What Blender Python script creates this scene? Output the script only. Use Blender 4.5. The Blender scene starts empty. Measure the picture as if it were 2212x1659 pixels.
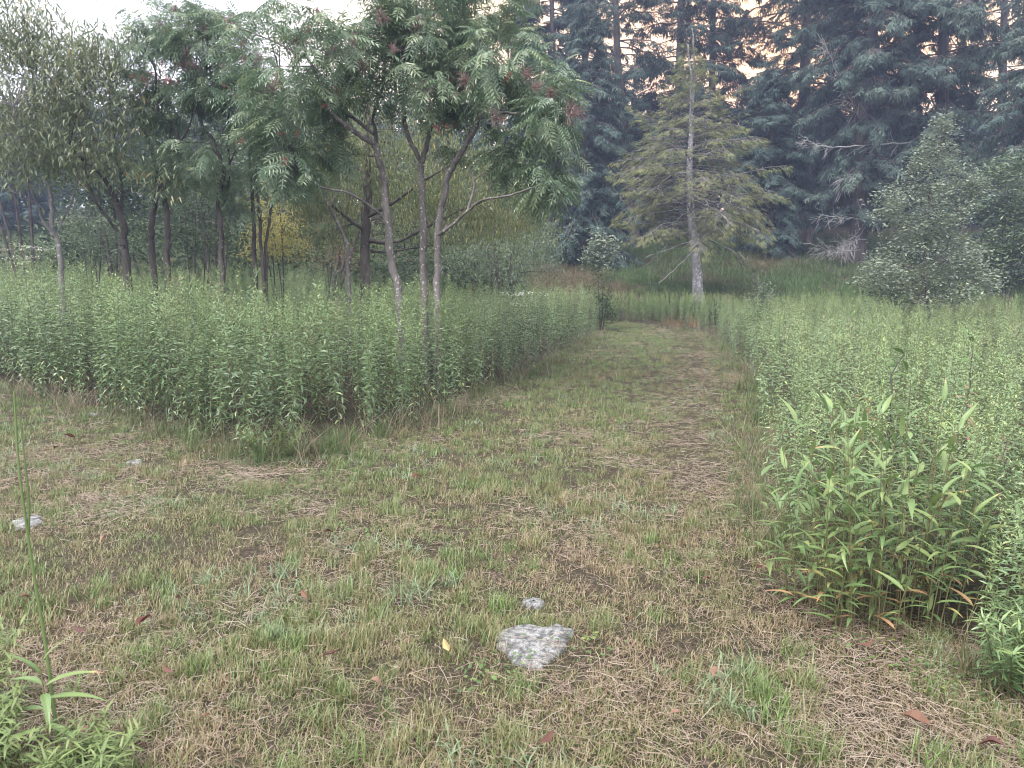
import bpy, math, random
import numpy as np

rng = np.random.default_rng(7)
random.seed(7)
SC = bpy.context.scene
COL = SC.collection
PI = math.pi

# ------------------------------------------------------------------ camera
CAM_H, PITCH, F = 1.5, math.radians(7.8), 1671.0       # F in pixels of a 2212 wide picture
cd = bpy.data.cameras.new('camera')
cam = bpy.data.objects.new('camera', cd)
COL.objects.link(cam)
cam.location = (0, 0, CAM_H)
cam.rotation_euler = (PI / 2 - PITCH, 0, 0)
cd.sensor_width = 36.0
cd.lens = 36.0 * F / 2212.0
cd.clip_end = 3000
cd.dof.use_dof = True
cd.dof.focus_distance = 9.0
cd.dof.aperture_fstop = 7.0
SC.camera = cam

# ------------------------------------------------------------------ sky, sun, exposure
FILL_EL, FILL_AZ = math.radians(58), math.radians(215)   # added sun direction, high behind the viewer, to lift the foliage; sunset lies ahead
w = bpy.data.worlds.new('World')
SC.world = w
w.use_nodes = True
nt = w.node_tree
nt.nodes.clear()
sky = nt.nodes.new('ShaderNodeTexSky')
sky.sky_type = 'NISHITA'
sky.sun_disc = False
sky.sun_elevation = FILL_EL
sky.sun_rotation = FILL_AZ
sky.air_density = 1.0
sky.dust_density = 1.5
sky.ozone_density = 1.0
tc = nt.nodes.new('ShaderNodeTexCoord')
nz = nt.nodes.new('ShaderNodeTexNoise')
nz.inputs['Scale'].default_value = 2.2
nz.inputs['Detail'].default_value = 5
cr = nt.nodes.new('ShaderNodeValToRGB')
cr.color_ramp.elements[0].position = 0.35
cr.color_ramp.elements[0].color = (0.70, 0.70, 0.70, 1)
cr.color_ramp.elements[1].position = 0.65
cr.color_ramp.elements[1].color = (0.92, 0.92, 0.92, 1)
mx = nt.nodes.new('ShaderNodeMix')
mx.data_type = 'RGBA'
# thin evening cloud: lavender white, peach about the sunset beyond the conifers
dt = nt.nodes.new('ShaderNodeVectorMath'); dt.operation = 'DOT_PRODUCT'
dt.inputs[1].default_value = (math.sin(.30) * .98, math.cos(.30) * .98, .17)
cc = nt.nodes.new('ShaderNodeValToRGB')
cc.color_ramp.elements[0].position = .80
cc.color_ramp.elements[0].color = (.90, .885, .97, 1)
cc.color_ramp.elements[1].position = 1.0
cc.color_ramp.elements[1].color = (1.0, .54, .23, 1)
e_ = cc.color_ramp.elements.new(.93); e_.color = (1.0, .76, .46, 1)
sc_ = nt.nodes.new('ShaderNodeVectorMath'); sc_.operation = 'SCALE'; sc_.inputs['Scale'].default_value = 9.5
nt.links.new(tc.outputs['Generated'], dt.inputs[0]); nt.links.new(dt.outputs['Value'], cc.inputs['Fac'])
nt.links.new(cc.outputs['Color'], sc_.inputs[0]); nt.links.new(sc_.outputs['Vector'], mx.inputs['B'])
bg = nt.nodes.new('ShaderNodeBackground')
bg.inputs['Strength'].default_value = 0.055
ow = nt.nodes.new('ShaderNodeOutputWorld')
nt.links.new(tc.outputs['Generated'], nz.inputs['Vector'])
nt.links.new(nz.outputs['Fac'], cr.inputs['Fac'])
nt.links.new(cr.outputs['Color'], mx.inputs['Factor'])
nt.links.new(sky.outputs['Color'], mx.inputs['A'])
nt.links.new(mx.outputs['Result'], bg.inputs['Color'])
nt.links.new(bg.outputs['Background'], ow.inputs['Surface'])

sl = bpy.data.lights.new('fill_sun', 'SUN')  # lamp added to brighten tops and fronts, standing in for overcast skylight
sl.energy = 1.5
sl.angle = math.radians(50)
sl.color = (1.0, 0.96, 0.90)
so = bpy.data.objects.new('fill_sun', sl)
COL.objects.link(so)
so.rotation_euler = (PI / 2 - FILL_EL, 0, PI - FILL_AZ)

SC.view_settings.view_transform = 'Standard'
SC.view_settings.look = 'None'
SC.view_settings.gamma = 1.0
SC.view_settings.use_curve_mapping = False
SC.view_settings.exposure = 2.5
SC.render.engine = 'CYCLES'
cy = SC.cycles
cy.max_bounces = 6
cy.diffuse_bounces = 3
cy.glossy_bounces = 2
cy.transmission_bounces = 4
cy.volume_bounces = 0
cy.transparent_max_bounces = 4
cy.use_denoising = True
cy.denoising_prefilter = "ACCURATE"
cy.filter_width = 1.0

# ------------------------------------------------------------------ numbers
CP, SP = math.cos(PITCH), math.sin(PITCH)


def P(u, v, Y):
    """pixel of the 2212x1659 view -> world point at depth y = Y"""
    rx = (u - 1106.0) / F
    ry = (829.5 - v) / F
    k = Y / (CP + SP * ry)
    return np.array([rx * k, Y, CAM_H + (-SP + CP * ry) * k])


def G(u, v, z=0.0):
    """pixel -> point on the level ground"""
    rx = (u - 1106.0) / F
    ry = (829.5 - v) / F
    k = (z - CAM_H) / (-SP + CP * ry)
    return np.array([rx * k, (CP + SP * ry) * k, z])


def _h(ix, iy, iz):
    h = (ix * 374761393 + iy * 668265263 + iz * 2147483647 + 1013904223) & 0xffffffff
    h = ((h ^ (h >> 13)) * 1274126177) & 0xffffffff
    return ((h ^ (h >> 16)) & 0xffff) / 65535.0


def noise(p, scale=1.0, seed=0, octaves=2):
    p = np.atleast_2d(np.asarray(p, float))
    if p.shape[1] == 2:
        p = np.c_[p, np.zeros(len(p))]
    out = np.zeros(len(p)); amp, tot, s = 1.0, 0.0, scale
    for o in range(octaves):
        q = p * s + seed * 17.13 + o * 5.7
        i = np.floor(q).astype(np.int64); f = q - i; f = f * f * (3 - 2 * f)
        a = 0
        for dx in (0, 1):
            for dy in (0, 1):
                for dz in (0, 1):
                    wgt = (f[:, 0] if dx else 1 - f[:, 0]) * (f[:, 1] if dy else 1 - f[:, 1]) * (f[:, 2] if dz else 1 - f[:, 2])
                    a = a + wgt * _h(i[:, 0] + dx, i[:, 1] + dy, i[:, 2] + dz)
        out += amp * a; tot += amp; amp *= 0.5; s *= 2.1
    return out / tot


def sstep(a, b, x):
    t = np.clip((np.asarray(x, float) - a) / (b - a), 0, 1)
    return t * t * (3 - 2 * t)


def H(x, y):
    x = np.asarray(x, float); y = np.asarray(y, float)
    h = np.interp(y, [-60, 23, 25, 26.5, 28, 36, 45, 60, 90, 200, 420], [0, 0, .05, .2, .5, 2.2, 3.8, 6.3, 9, 12, 14])
    h = h + 0.03 * np.clip(y - 9, 0, 16) * sstep(-1.0, -7.0, x)
    h = h + 0.05 * (noise(np.c_[x.ravel(), y.ravel()], .35, 3).reshape(x.shape) - .5) * sstep(1, 6, np.hypot(x, y))
    return h


def unit(a):
    return a / np.maximum(np.linalg.norm(a, axis=-1, keepdims=True), 1e-9)


def frames(d, up=None, roll=None):
    x = unit(np.asarray(d, float))
    if up is None:
        up = np.tile([0, 0, 1.0], (len(x), 1)) + rng.normal(0, .01, x.shape)
    y = unit(np.cross(up, x)); z = np.cross(x, y)
    if roll is not None:
        c, s = np.cos(roll)[:, None], np.sin(roll)[:, None]
        y, z = y * c + z * s, z * c - y * s
    return np.stack([x, y, z], axis=2)                  # columns


class MB:
    def __init__(self):
        self.V, self.T, self.m, self.c, self.s, self.n = [], [], [], [], [], 0

    def add(self, V, T, mat=0, var=.5, smooth=False):
        V = np.asarray(V, float).reshape(-1, 3); T = np.asarray(T, np.int64).reshape(-1, 3)
        self.V.append(V); self.T.append(T + self.n)
        self.m.append(np.full(len(T), mat)); self.s.append(np.full(len(T), smooth))
        self.c.append(np.broadcast_to(np.asarray(var, float), (len(V),)).copy())
        self.n += len(V)

    def stamp(self, tpl, pos, R, s, mat=0, var=.5):
        TV, TT = tpl
        N, k = len(pos), len(TV)
        if N == 0:
            return
        s = np.broadcast_to(np.asarray(s, float), (N,)) if np.ndim(s) < 2 else s
        loc = TV[None] * (s[:, None, None] if s.ndim == 1 else s[:, None, :])
        V = np.einsum('nij,nkj->nki', R, loc) + pos[:, None]
        T = TT[None] + (np.arange(N) * k)[:, None, None]
        v = np.broadcast_to(np.asarray(var, float), (N,))
        self.add(V, T, mat, np.repeat(v, k))

    def tubes(self, Pn, r, k=5, mat=0, var=.5, cap=False):
        """Pn (N,n,3), r (N,n)"""
        Pn = np.asarray(Pn, float)
        if Pn.ndim == 2:
            Pn = Pn[None]
        N, n = Pn.shape[:2]
        if N == 0:
            return
        r = np.broadcast_to(np.asarray(r, float), (N, n))
        t = unit(np.gradient(Pn, axis=1))
        ref = np.array([.83, .49, .27])
        a = unit(np.cross(t, ref)); b = np.cross(t, a)
        ang = np.arange(k) * 2 * PI / k
        ring = Pn[:, :, None] + r[:, :, None, None] * (a[:, :, None] * np.cos(ang)[None, None, :, None] + b[:, :, None] * np.sin(ang)[None, None, :, None])
        idx = np.arange(N * n * k).reshape(N, n, k)
        A = idx[:, :-1]; B = idx[:, 1:]
        A2 = np.roll(A, -1, 2); B2 = np.roll(B, -1, 2)
        T = np.concatenate([np.stack([A, A2, B2], -1).reshape(-1, 3), np.stack([A, B2, B], -1).reshape(-1, 3)])
        v = np.broadcast_to(np.asarray(var, float), (N,))
        self.add(ring, T, mat, np.repeat(v, n * k), True)

    def mesh(self, name, mats, origin=(0, 0, 0)):
        me = bpy.data.meshes.new(name)
        V = np.concatenate(self.V) - np.asarray(origin, float)
        T = np.concatenate(self.T)
        me.vertices.add(len(V)); me.vertices.foreach_set('co', V.astype(np.float32).ravel())
        me.loops.add(T.size); me.loops.foreach_set('vertex_index', T.astype(np.int32).ravel())
        me.polygons.add(len(T))
        me.polygons.foreach_set('loop_start', (np.arange(len(T)) * 3).astype(np.int32))
        me.polygons.foreach_set('material_index', np.concatenate(self.m).astype(np.int32))
        me.polygons.foreach_set('use_smooth', np.concatenate(self.s).astype(bool))
        at = me.attributes.new('var', 'FLOAT', 'POINT')
        at.data.foreach_set('value', np.concatenate(self.c).astype(np.float32))
        me.update(calc_edges=True)
        for m in (mats if isinstance(mats, (list, tuple)) else [mats]):
            me.materials.append(m)
        return me


def obj(name, me, parent=None, loc=(0, 0, 0), rot=None, scale=None, collection=None):
    o = bpy.data.objects.new(name, me)
    (collection or COL).objects.link(o)
    o.location = tuple(float(a) for a in loc)
    if rot is not None:
        o.rotation_euler = tuple(float(a) for a in rot)
    if scale is not None:
        o.scale = (float(scale),) * 3 if np.ndim(scale) == 0 else tuple(float(a) for a in scale)
    if parent is not None:
        o.parent = parent
    return o


def tag(o, label, cat, group=None):
    o['label'] = label; o['category'] = cat
    if group:
        o['group'] = group
    return o


def thing(name, label, cat, loc, group=None):
    return tag(obj(name, None, None, loc), label, cat, group)


# ------------------------------------------------------------------ materials
def new_mat(name):
    m = bpy.data.materials.new(name)
    m.use_nodes = True
    t = m.node_tree
    t.nodes.clear()
    out = t.nodes.new('ShaderNodeOutputMaterial')
    return m, t, out


def ramp(t, stops):
    r = t.nodes.new('ShaderNodeValToRGB')
    e = r.color_ramp.elements
    while len(e) < len(stops):
        e.new(.5)
    for q, (p_, c) in zip(e, stops):
        q.position = p_; q.color = (*c, 1)
    return r


def math_node(t, op, a, b):
    n = t.nodes.new('ShaderNodeMath'); n.operation = op
    for i, s in enumerate((a, b)):
        if isinstance(s, (int, float)):
            n.inputs[i].default_value = s
        else:
            t.links.new(s, n.inputs[i])
    return n.outputs[0]


def leaf_mat(name, stops, rough=.5, spec=.35, trans=.3, wvar=.6, wtint=.4):
    """leaf colour by the leaf's own 'var' and by the plant's 'tint'"""
    m, t, out = new_mat(name)
    a = t.nodes.new('ShaderNodeAttribute'); a.attribute_name = 'var'
    fac = math_node(t, 'MULTIPLY', a.outputs['Fac'], wvar)
    if wtint:
        b = t.nodes.new('ShaderNodeAttribute'); b.attribute_name = 'tint'; b.attribute_type = 'INSTANCER'
        fac = math_node(t, 'ADD', fac, math_node(t, 'MULTIPLY', b.outputs['Fac'], wtint))
    r = ramp(t, stops)
    t.links.new(fac, r.inputs['Fac'])
    p = t.nodes.new('ShaderNodeBsdfPrincipled')
    p.inputs['Roughness'].default_value = rough
    p.inputs['Specular IOR Level'].default_value = spec
    tr = t.nodes.new('ShaderNodeBsdfTranslucent')
    mix = t.nodes.new('ShaderNodeMixShader'); mix.inputs[0].default_value = trans
    t.links.new(r.outputs['Color'], p.inputs['Base Color'])
    t.links.new(r.outputs['Color'], tr.inputs['Color'])
    t.links.new(p.outputs[0], mix.inputs[1]); t.links.new(tr.outputs[0], mix.inputs[2])
    t.links.new(mix.outputs[0], out.inputs['Surface'])
    return m


def bark_mat(name, dark, light, spot, spot_amt=.55, scale=9.0):
    m, t, out = new_mat(name)
    tcd = t.nodes.new('ShaderNodeTexCoord')
    mp = t.nodes.new('ShaderNodeMapping'); mp.inputs['Scale'].default_value = (1, 1, .35)
    n1 = t.nodes.new('ShaderNodeTexNoise'); n1.inputs['Scale'].default_value = scale; n1.inputs['Detail'].default_value = 6
    n2 = t.nodes.new('ShaderNodeTexNoise'); n2.inputs['Scale'].default_value = scale * 2.3; n2.inputs['Detail'].default_value = 3
    t.links.new(tcd.outputs['Object'], mp.inputs['Vector'])
    t.links.new(mp.outputs[0], n1.inputs['Vector']); t.links.new(tcd.outputs['Object'], n2.inputs['Vector'])
    r1 = ramp(t, [(.35, dark), (.65, light)])
    r2 = ramp(t, [(spot_amt, (0, 0, 0)), (spot_amt + .07, (1, 1, 1))])
    t.links.new(n1.outputs['Fac'], r1.inputs['Fac']); t.links.new(n2.outputs['Fac'], r2.inputs['Fac'])
    mxx = t.nodes.new('ShaderNodeMix'); mxx.data_type = 'RGBA'
    t.links.new(r2.outputs['Color'], mxx.inputs['Factor']); t.links.new(r1.outputs['Color'], mxx.inputs['A'])
    mxx.inputs['B'].default_value = (*spot, 1)
    p = t.nodes.new('ShaderNodeBsdfPrincipled'); p.inputs['Roughness'].default_value = .9
    p.inputs['Specular IOR Level'].default_value = .2
    t.links.new(mxx.outputs['Result'], p.inputs['Base Color'])
    bp = t.nodes.new('ShaderNodeBump'); bp.inputs['Strength'].default_value = .6; bp.inputs['Distance'].default_value = .02
    t.links.new(n1.outputs['Fac'], bp.inputs['Height']); t.links.new(bp.outputs[0], p.inputs['Normal'])
    t.links.new(p.outputs[0], out.inputs['Surface'])
    return m


MT = {}
MT['sumac'] = leaf_mat('sumac leaf', [(0, (.085, .138, .080)), (.5, (.135, .200, .115)), (.85, (.19, .25, .13)), (1, (.28, .28, .10))], .34, .7, .34, 1, 0)
MT['peach'] = leaf_mat('long olive leaf', [(0, (.10, .13, .07)), (.55, (.165, .20, .11)), (.86, (.23, .24, .11)), (1, (.40, .24, .09))], .4, .55, .34, 1, 0)
MT['willow'] = leaf_mat('hanging yellow green leaf', [(0, (.09, .12, .055)), (.5, (.155, .185, .082)), (.85, (.25, .245, .10)), (1, (.40, .27, .08))], .5, .35, .35, 1, 0)
MT['yellow'] = leaf_mat('yellow leaf', [(0, (.34, .33, .10)), (.6, (.52, .46, .15)), (1, (.58, .40, .14))], .5, .3, .38, 1, 0)
MT['dark'] = leaf_mat('dark broad leaf', [(0, (.032, .055, .028)), (.6, (.060, .095, .045)), (1, (.11, .14, .06))], .5, .35, .25, 1, 0)
MT['shrub'] = leaf_mat('grey green shrub leaf', [(0, (.070, .105, .065)), (.6, (.125, .17, .10)), (.9, (.18, .22, .11)), (1, (.32, .34, .09))], .42, .5, .3, 1, 0)
MT['silver'] = leaf_mat('silvery green leaf', [(0, (.125, .16, .12)), (.6, (.21, .25, .185)), (.92, (.28, .32, .20)), (1, (.38, .40, .12))], .4, .5, .28, 1, 0)
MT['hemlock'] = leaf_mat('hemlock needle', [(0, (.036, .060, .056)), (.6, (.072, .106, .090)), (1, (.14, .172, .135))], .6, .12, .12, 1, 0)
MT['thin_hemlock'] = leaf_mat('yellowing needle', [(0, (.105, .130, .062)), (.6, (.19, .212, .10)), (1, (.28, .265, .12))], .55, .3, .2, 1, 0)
MT['pine'] = leaf_mat('blue pine needle', [(0, (.03, .06, .06)), (1, (.07, .11, .10))], .5, .3, .1, 1, 0)
MT['red'] = leaf_mat('red leaf', [(0, (.19, .032, .032)), (.6, (.36, .065, .05)), (1, (.42, .15, .06))], .5, .35, .35, 1, 0)
MT['seed'] = leaf_mat('seed head', [(0, (.14, .095, .09)), (1, (.27, .18, .165))], .8, .2, .1, 1, 0)
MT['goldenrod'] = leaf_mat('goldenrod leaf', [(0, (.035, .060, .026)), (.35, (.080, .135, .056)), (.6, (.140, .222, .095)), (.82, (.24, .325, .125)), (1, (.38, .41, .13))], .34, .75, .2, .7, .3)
MT['gstem'] = leaf_mat('goldenrod stem', [(0, (.12, .10, .05)), (1, (.16, .17, .07))], .6, .3, 0, 1, 0)
MT['tongue'] = leaf_mat('broad grass blade', [(0, (.085, .145, .055)), (.5, (.13, .205, .075)), (.8, (.22, .28, .10)), (.93, (.42, .36, .14)), (1, (.40, .24, .13))], .42, .5, .3, .55, .45)
MT['grass'] = leaf_mat('lawn blade', [(0, (.285, .20, .148)), (.24, (.235, .172, .105)), (.42, (.18, .178, .072)), (.68, (.095, .145, .045)), (1, (.135, .22, .055))], .42, .5, .16, .45, .6)
MT['straw'] = leaf_mat('dry straw', [(0, (.15, .105, .078)), (.5, (.285, .22, .165)), (1, (.46, .40, .325))], .6, .3, .1, .6, .4)
MT['meadow'] = leaf_mat('meadow blade', [(0, (.20, .14, .10)), (.3, (.13, .13, .06)), (.55, (.075, .125, .045)), (1, (.12, .18, .06))], .5, .35, .28, .35, .65)
MT['bluegrass'] = leaf_mat('grey green blade', [(0, (.11, .16, .08)), (1, (.20, .26, .15))], .5, .4, .2, .7, .3)
MT['clover'] = leaf_mat('low broad leaf', [(0, (.055, .10, .035)), (.7, (.10, .17, .05)), (1, (.25, .29, .06))], .5, .4, .25, .6, .4)
MT['rust'] = leaf_mat('rusty grass', [(0, (.14, .085, .055)), (.5, (.23, .16, .085)), (1, (.27, .25, .11))], .6, .2, .2, .6, .4)
MT['fresh'] = leaf_mat('fresh green leaf', [(0, (.085, .13, .05)), (.6, (.15, .205, .075)), (1, (.26, .30, .11))], .5, .4, .3, .6, .4)
MT['white'] = leaf_mat('white flower', [(0, (.6, .6, .52)), (1, (.8, .8, .74))], .7, .2, .2, 1, 0)
MT['fallen'] = leaf_mat('fallen leaf', [(0, (.05, .024, .021)), (.3, (.095, .038, .028)), (.55, (.15, .075, .047)), (.8, (.22, .138, .10)), (1, (.32, .27, .11))], .6, .3, .15, .25, .75)
MT['sumac_bark'] = bark_mat('sumac bark', (.075, .066, .062), (.16, .145, .135), (.34, .35, .31), .60, 11)
MT['dark_bark'] = bark_mat('dark bark', (.045, .038, .036), (.10, .088, .08), (.20, .20, .18), .66, 10)
MT['grey_bark'] = bark_mat('grey lichen bark', (.10, .092, .09), (.19, .18, .17), (.34, .34, .31), .60, 7)
MT['pale_bark'] = bark_mat('pale hemlock bark', (.13, .12, .125), (.27, .26, .265), (.45, .45, .44), .56, 6)
MT['hem_bark'] = bark_mat('hemlock bark', (.055, .047, .043), (.11, .098, .092), (.18, .18, .17), .68, 6)
MT['dead'] = bark_mat('bleached dead wood', (.19, .185, .18), (.30, .295, .285), (.38, .38, .36), .6, 8)


def stone_mat():
    m, t, out = new_mat('lichen grey stone')
    tcd = t.nodes.new('ShaderNodeTexCoord')
    n1 = t.nodes.new('ShaderNodeTexNoise'); n1.inputs['Scale'].default_value = 34; n1.inputs['Detail'].default_value = 10
    n2 = t.nodes.new('ShaderNodeTexNoise'); n2.inputs['Scale'].default_value = 150; n2.inputs['Detail'].default_value = 6
    t.links.new(tcd.outputs['Object'], n1.inputs['Vector']); t.links.new(tcd.outputs['Object'], n2.inputs['Vector'])
    r1 = ramp(t, [(.36, (.085, .085, .085)), (.45, (.15, .15, .15)), (.51, (.225, .225, .22)), (.57, (.27, .27, .265)), (.68, (.33, .33, .32))])
    r2 = ramp(t, [(.40, (.36, .36, .36)), (.55, (.78, .78, .77))])
    t.links.new(n1.outputs['Fac'], r1.inputs['Fac']); t.links.new(n2.outputs['Fac'], r2.inputs['Fac'])
    mu = t.nodes.new('ShaderNodeMix'); mu.data_type = 'RGBA'; mu.blend_type = 'MULTIPLY'; mu.inputs['Factor'].default_value = 1
    t.links.new(r1.outputs['Color'], mu.inputs['A']); t.links.new(r2.outputs['Color'], mu.inputs['B'])
    p = t.nodes.new('ShaderNodeBsdfPrincipled'); p.inputs['Roughness'].default_value = .85
    t.links.new(mu.outputs['Result'], p.inputs['Base Color'])
    bp = t.nodes.new('ShaderNodeBump'); bp.inputs['Strength'].default_value = .5; bp.inputs['Distance'].default_value = .006
    t.links.new(n1.outputs['Fac'], bp.inputs['Height']); t.links.new(bp.outputs[0], p.inputs['Normal'])
    t.links.new(p.outputs[0], out.inputs['Surface'])
    return m


MT['stone'] = stone_mat()


def ground_mat():
    m, t, out = new_mat('soil and thatch')
    ge = t.nodes.new('ShaderNodeNewGeometry')
    n1 = t.nodes.new('ShaderNodeTexNoise'); n1.inputs['Scale'].default_value = 1.3; n1.inputs['Detail'].default_value = 8
    n2 = t.nodes.new('ShaderNodeTexNoise'); n2.inputs['Scale'].default_value = 45; n2.inputs['Detail'].default_value = 6
    t.links.new(ge.outputs['Position'], n1.inputs['Vector']); t.links.new(ge.outputs['Position'], n2.inputs['Vector'])
    r2 = ramp(t, [(.3, (.018, .014, .011)), (.5, (.036, .028, .022)), (.62, (.075, .057, .044)), (.75, (.15, .115, .09))])
    t.links.new(n2.outputs['Fac'], r2.inputs['Fac'])
    r1 = ramp(t, [(.4, (.05, .042, .026)), (.6, (.038, .05, .020))])
    t.links.new(n1.outputs['Fac'], r1.inputs['Fac'])
    mu = t.nodes.new('ShaderNodeMix'); mu.data_type = 'RGBA'; mu.inputs['Factor'].default_value = .25
    t.links.new(r2.outputs['Color'], mu.inputs['A']); t.links.new(r1.outputs['Color'], mu.inputs['B'])
    p = t.nodes.new('ShaderNodeBsdfPrincipled'); p.inputs['Roughness'].default_value = .95
    p.inputs['Specular IOR Level'].default_value = .1
    t.links.new(mu.outputs['Result'], p.inputs['Base Color'])
    bp = t.nodes.new('ShaderNodeBump'); bp.inputs['Strength'].default_value = .7; bp.inputs['Distance'].default_value = .02
    t.links.new(n2.outputs['Fac'], bp.inputs['Height']); t.links.new(bp.outputs[0], p.inputs['Normal'])
    t.links.new(p.outputs[0], out.inputs['Surface'])
    return m


# ------------------------------------------------------------------ ground
def axis(lo, hi, f0, f1, step, grow=1.12):
    a = list(np.arange(f0, f1 + 1e-6, step))
    s = step
    while a[-1] < hi:
        s *= grow; a.append(a[-1] + s)
    s = step
    while a[0] > lo:
        s *= grow; a.insert(0, a[0] - s)
    a[0], a[-1] = lo, hi
    return np.array(a)


gx, gy = axis(-380, 380, -12, 10, .3), axis(-60, 400, 1, 40, .3)
XX, YY = np.meshgrid(gx, gy, indexing='ij')
gm = MB()
ii = np.arange(XX.size).reshape(XX.shape)
a, b, c, d = ii[:-1, :-1], ii[1:, :-1], ii[1:, 1:], ii[:-1, 1:]
gm.add(np.stack([XX, YY, H(XX, YY)], -1), np.concatenate([np.stack([a, b, c], -1).reshape(-1, 3), np.stack([a, c, d], -1).reshape(-1, 3)]), smooth=True)
ground = obj('ground', gm.mesh('ground', ground_mat()))
ground['kind'] = 'structure'

# outlines of the two tall beds beside the mown path, from the ground up
LB = [G(u, v + (22 if v > 840 else 14))[:2] for u, v in [(-420, 770), (-200, 800), (0, 832), (150, 862), (300, 902), (430, 945), (560, 985), (640, 972), (740, 932),
                               (900, 908), (990, 862), (1090, 820), (1180, 778), (1240, 746), (1290, 712)]] + [np.array(p) for p in [(2.9, 24.0), (1.5, 25.2), (-6, 25.5), (-28, 25.5)]]
RB = [G(u, v)[:2] for u, v in [(2330, 1720), (2180, 1560), (2050, 1445), (1900, 1390), (1770, 1290), (1690, 1190), (1660, 1080), (1650, 980), (1636, 870), (1600, 805), (1560, 752),
                               (1500, 718), (1420, 706)]] + [np.array(p) for p in [(3.6, 25.2), (1.5, 25.6), (-6, 26.0), (-6, 27.2), (2, 27.4), (8, 27.2), (16, 25.5), (16, 8), (9, 2.2)]]
LB, RB = np.array(LB), np.array(RB)


def inside(pts, poly):
    x, y = pts[:, 0], pts[:, 1]
    r = np.zeros(len(pts), bool)
    j = len(poly) - 1
    for i in range(len(poly)):
        xi, yi = poly[i]; xj, yj = poly[j]
        if yi != yj:
            r ^= ((yi > y) != (yj > y)) & (x < (xj - xi) * (y - yi) / (yj - yi) + xi)
        j = i
    return r


def edge_dist(pts, poly, n=None):
    best = np.full(len(pts), 1e9)
    n = n or len(poly)
    for i in range(n - 1):
        a, b = poly[i], poly[i + 1]
        ab = b - a
        t = np.clip(((pts - a) @ ab) / (ab @ ab), 0, 1)
        best = np.minimum(best, np.linalg.norm(pts - (a + t[:, None] * ab), axis=1))
    return best


# ------------------------------------------------------------------ scatter (only for what nobody could count)
def scatter(name, pts, yaw, scale, tint, meshes, idx=None, tilt=.0):
    n = len(pts)
    me = bpy.data.meshes.new(name)
    me.vertices.add(n); me.vertices.foreach_set('co', np.asarray(pts, np.float32).ravel())
    rot = np.stack([rng.normal(0, tilt, n) if tilt else np.zeros(n), rng.normal(0, tilt, n) if tilt else np.zeros(n), yaw], -1)
    idx = rng.integers(0, len(meshes), n) if idx is None else idx
    for nm, ty, val in (('rot', 'FLOAT_VECTOR', rot), ('scl', 'FLOAT', scale), ('idx', 'INT', idx), ('tint', 'FLOAT', tint)):
        at = me.attributes.new(nm, ty, 'POINT')
        at.data.foreach_set('vector' if ty == 'FLOAT_VECTOR' else 'value', np.asarray(val, np.int32 if ty == 'INT' else np.float32).ravel())
    me.update()
    src = bpy.data.collections.new(name + ' source')
    for k, m_ in enumerate(meshes):
        so_ = bpy.data.objects.new('%s_piece.%03d' % (name, k), m_)
        src.objects.link(so_)
    ng = bpy.data.node_groups.new(name, 'GeometryNodeTree')
    ng.interface.new_socket('Geometry', in_out='INPUT', socket_type='NodeSocketGeometry')
    ng.interface.new_socket('Geometry', in_out='OUTPUT', socket_type='NodeSocketGeometry')
    N = ng.nodes.new
    gi, go = N('NodeGroupInput'), N('NodeGroupOutput')
    ci = N('GeometryNodeCollectionInfo'); ci.inputs['Collection'].default_value = src
    ci.inputs['Separate Children'].default_value = True; ci.inputs['Reset Children'].default_value = True
    ip = N('GeometryNodeInstanceOnPoints'); ip.inputs['Pick Instance'].default_value = True

    def na(nm, ty):
        x = N('GeometryNodeInputNamedAttribute'); x.data_type = ty; x.inputs['Name'].default_value = nm
        return x.outputs['Attribute']
    er = N('FunctionNodeEulerToRotation')
    L = ng.links.new
    L(gi.outputs[0], ip.inputs['Points']); L(ci.outputs[0], ip.inputs['Instance'])
    L(na('idx', 'INT'), ip.inputs['Instance Index'])
    L(na('rot', 'FLOAT_VECTOR'), er.inputs[0]); L(er.outputs[0], ip.inputs['Rotation'])
    L(na('scl', 'FLOAT'), ip.inputs['Scale'])
    L(ip.outputs[0], go.inputs[0])
    o = obj(name, me)
    md = o.modifiers.new('scatter', 'NODES'); md.node_group = ng
    o['kind'] = 'stuff'
    return o


# ------------------------------------------------------------------ leaf templates (x along the leaf, z its upper side)
def T2(wd=.2, fold=.05, droop=.06, at=.42):
    return (np.array([[0, 0, 0], [at, wd / 2, fold], [at, -wd / 2, fold], [1, 0, -droop]], float), np.array([[0, 2, 3], [0, 3, 1]]))


def T4(wd=.2, droop=.2):
    return (np.array([[0, 0, 0], [.3, wd / 2, .03], [.3, -wd / 2, .03], [.7, wd * .36, -droop * .4], [.7, -wd * .36, -droop * .4], [1, 0, -droop]], float),
            np.array([[0, 2, 1], [1, 2, 4], [1, 4, 3], [3, 4, 5]]))


def Thi(wd=.18, droop=.25, fold=.03, n=6, peak=.3):
    V, T = [], []
    for i in range(n + 1):
        s = i / n
        wv = wd / 2 * min(1, (s / peak) ** .7) * (1 - max(0, (s - peak) / (1 - peak)) ** 1.6)
        z = .10 * s - (droop + .1) * s * s
        V += [[s, wv, z + fold * wv / (wd / 2)], [s, 0, z], [s, -wv, z + fold * wv / (wd / 2)]]
    for i in range(n):
        q = i * 3
        for k in (0, 1):
            T += [[q + k, q + k + 1, q + k + 4], [q + k, q + k + 4, q + k + 3]]
    return np.array(V, float), np.array(T)


def merge(parts):
    V, T, n = [], [], 0
    for v, t in parts:
        V.append(v); T.append(t + n); n += len(v)
    return np.concatenate(V), np.concatenate(T)


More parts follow.
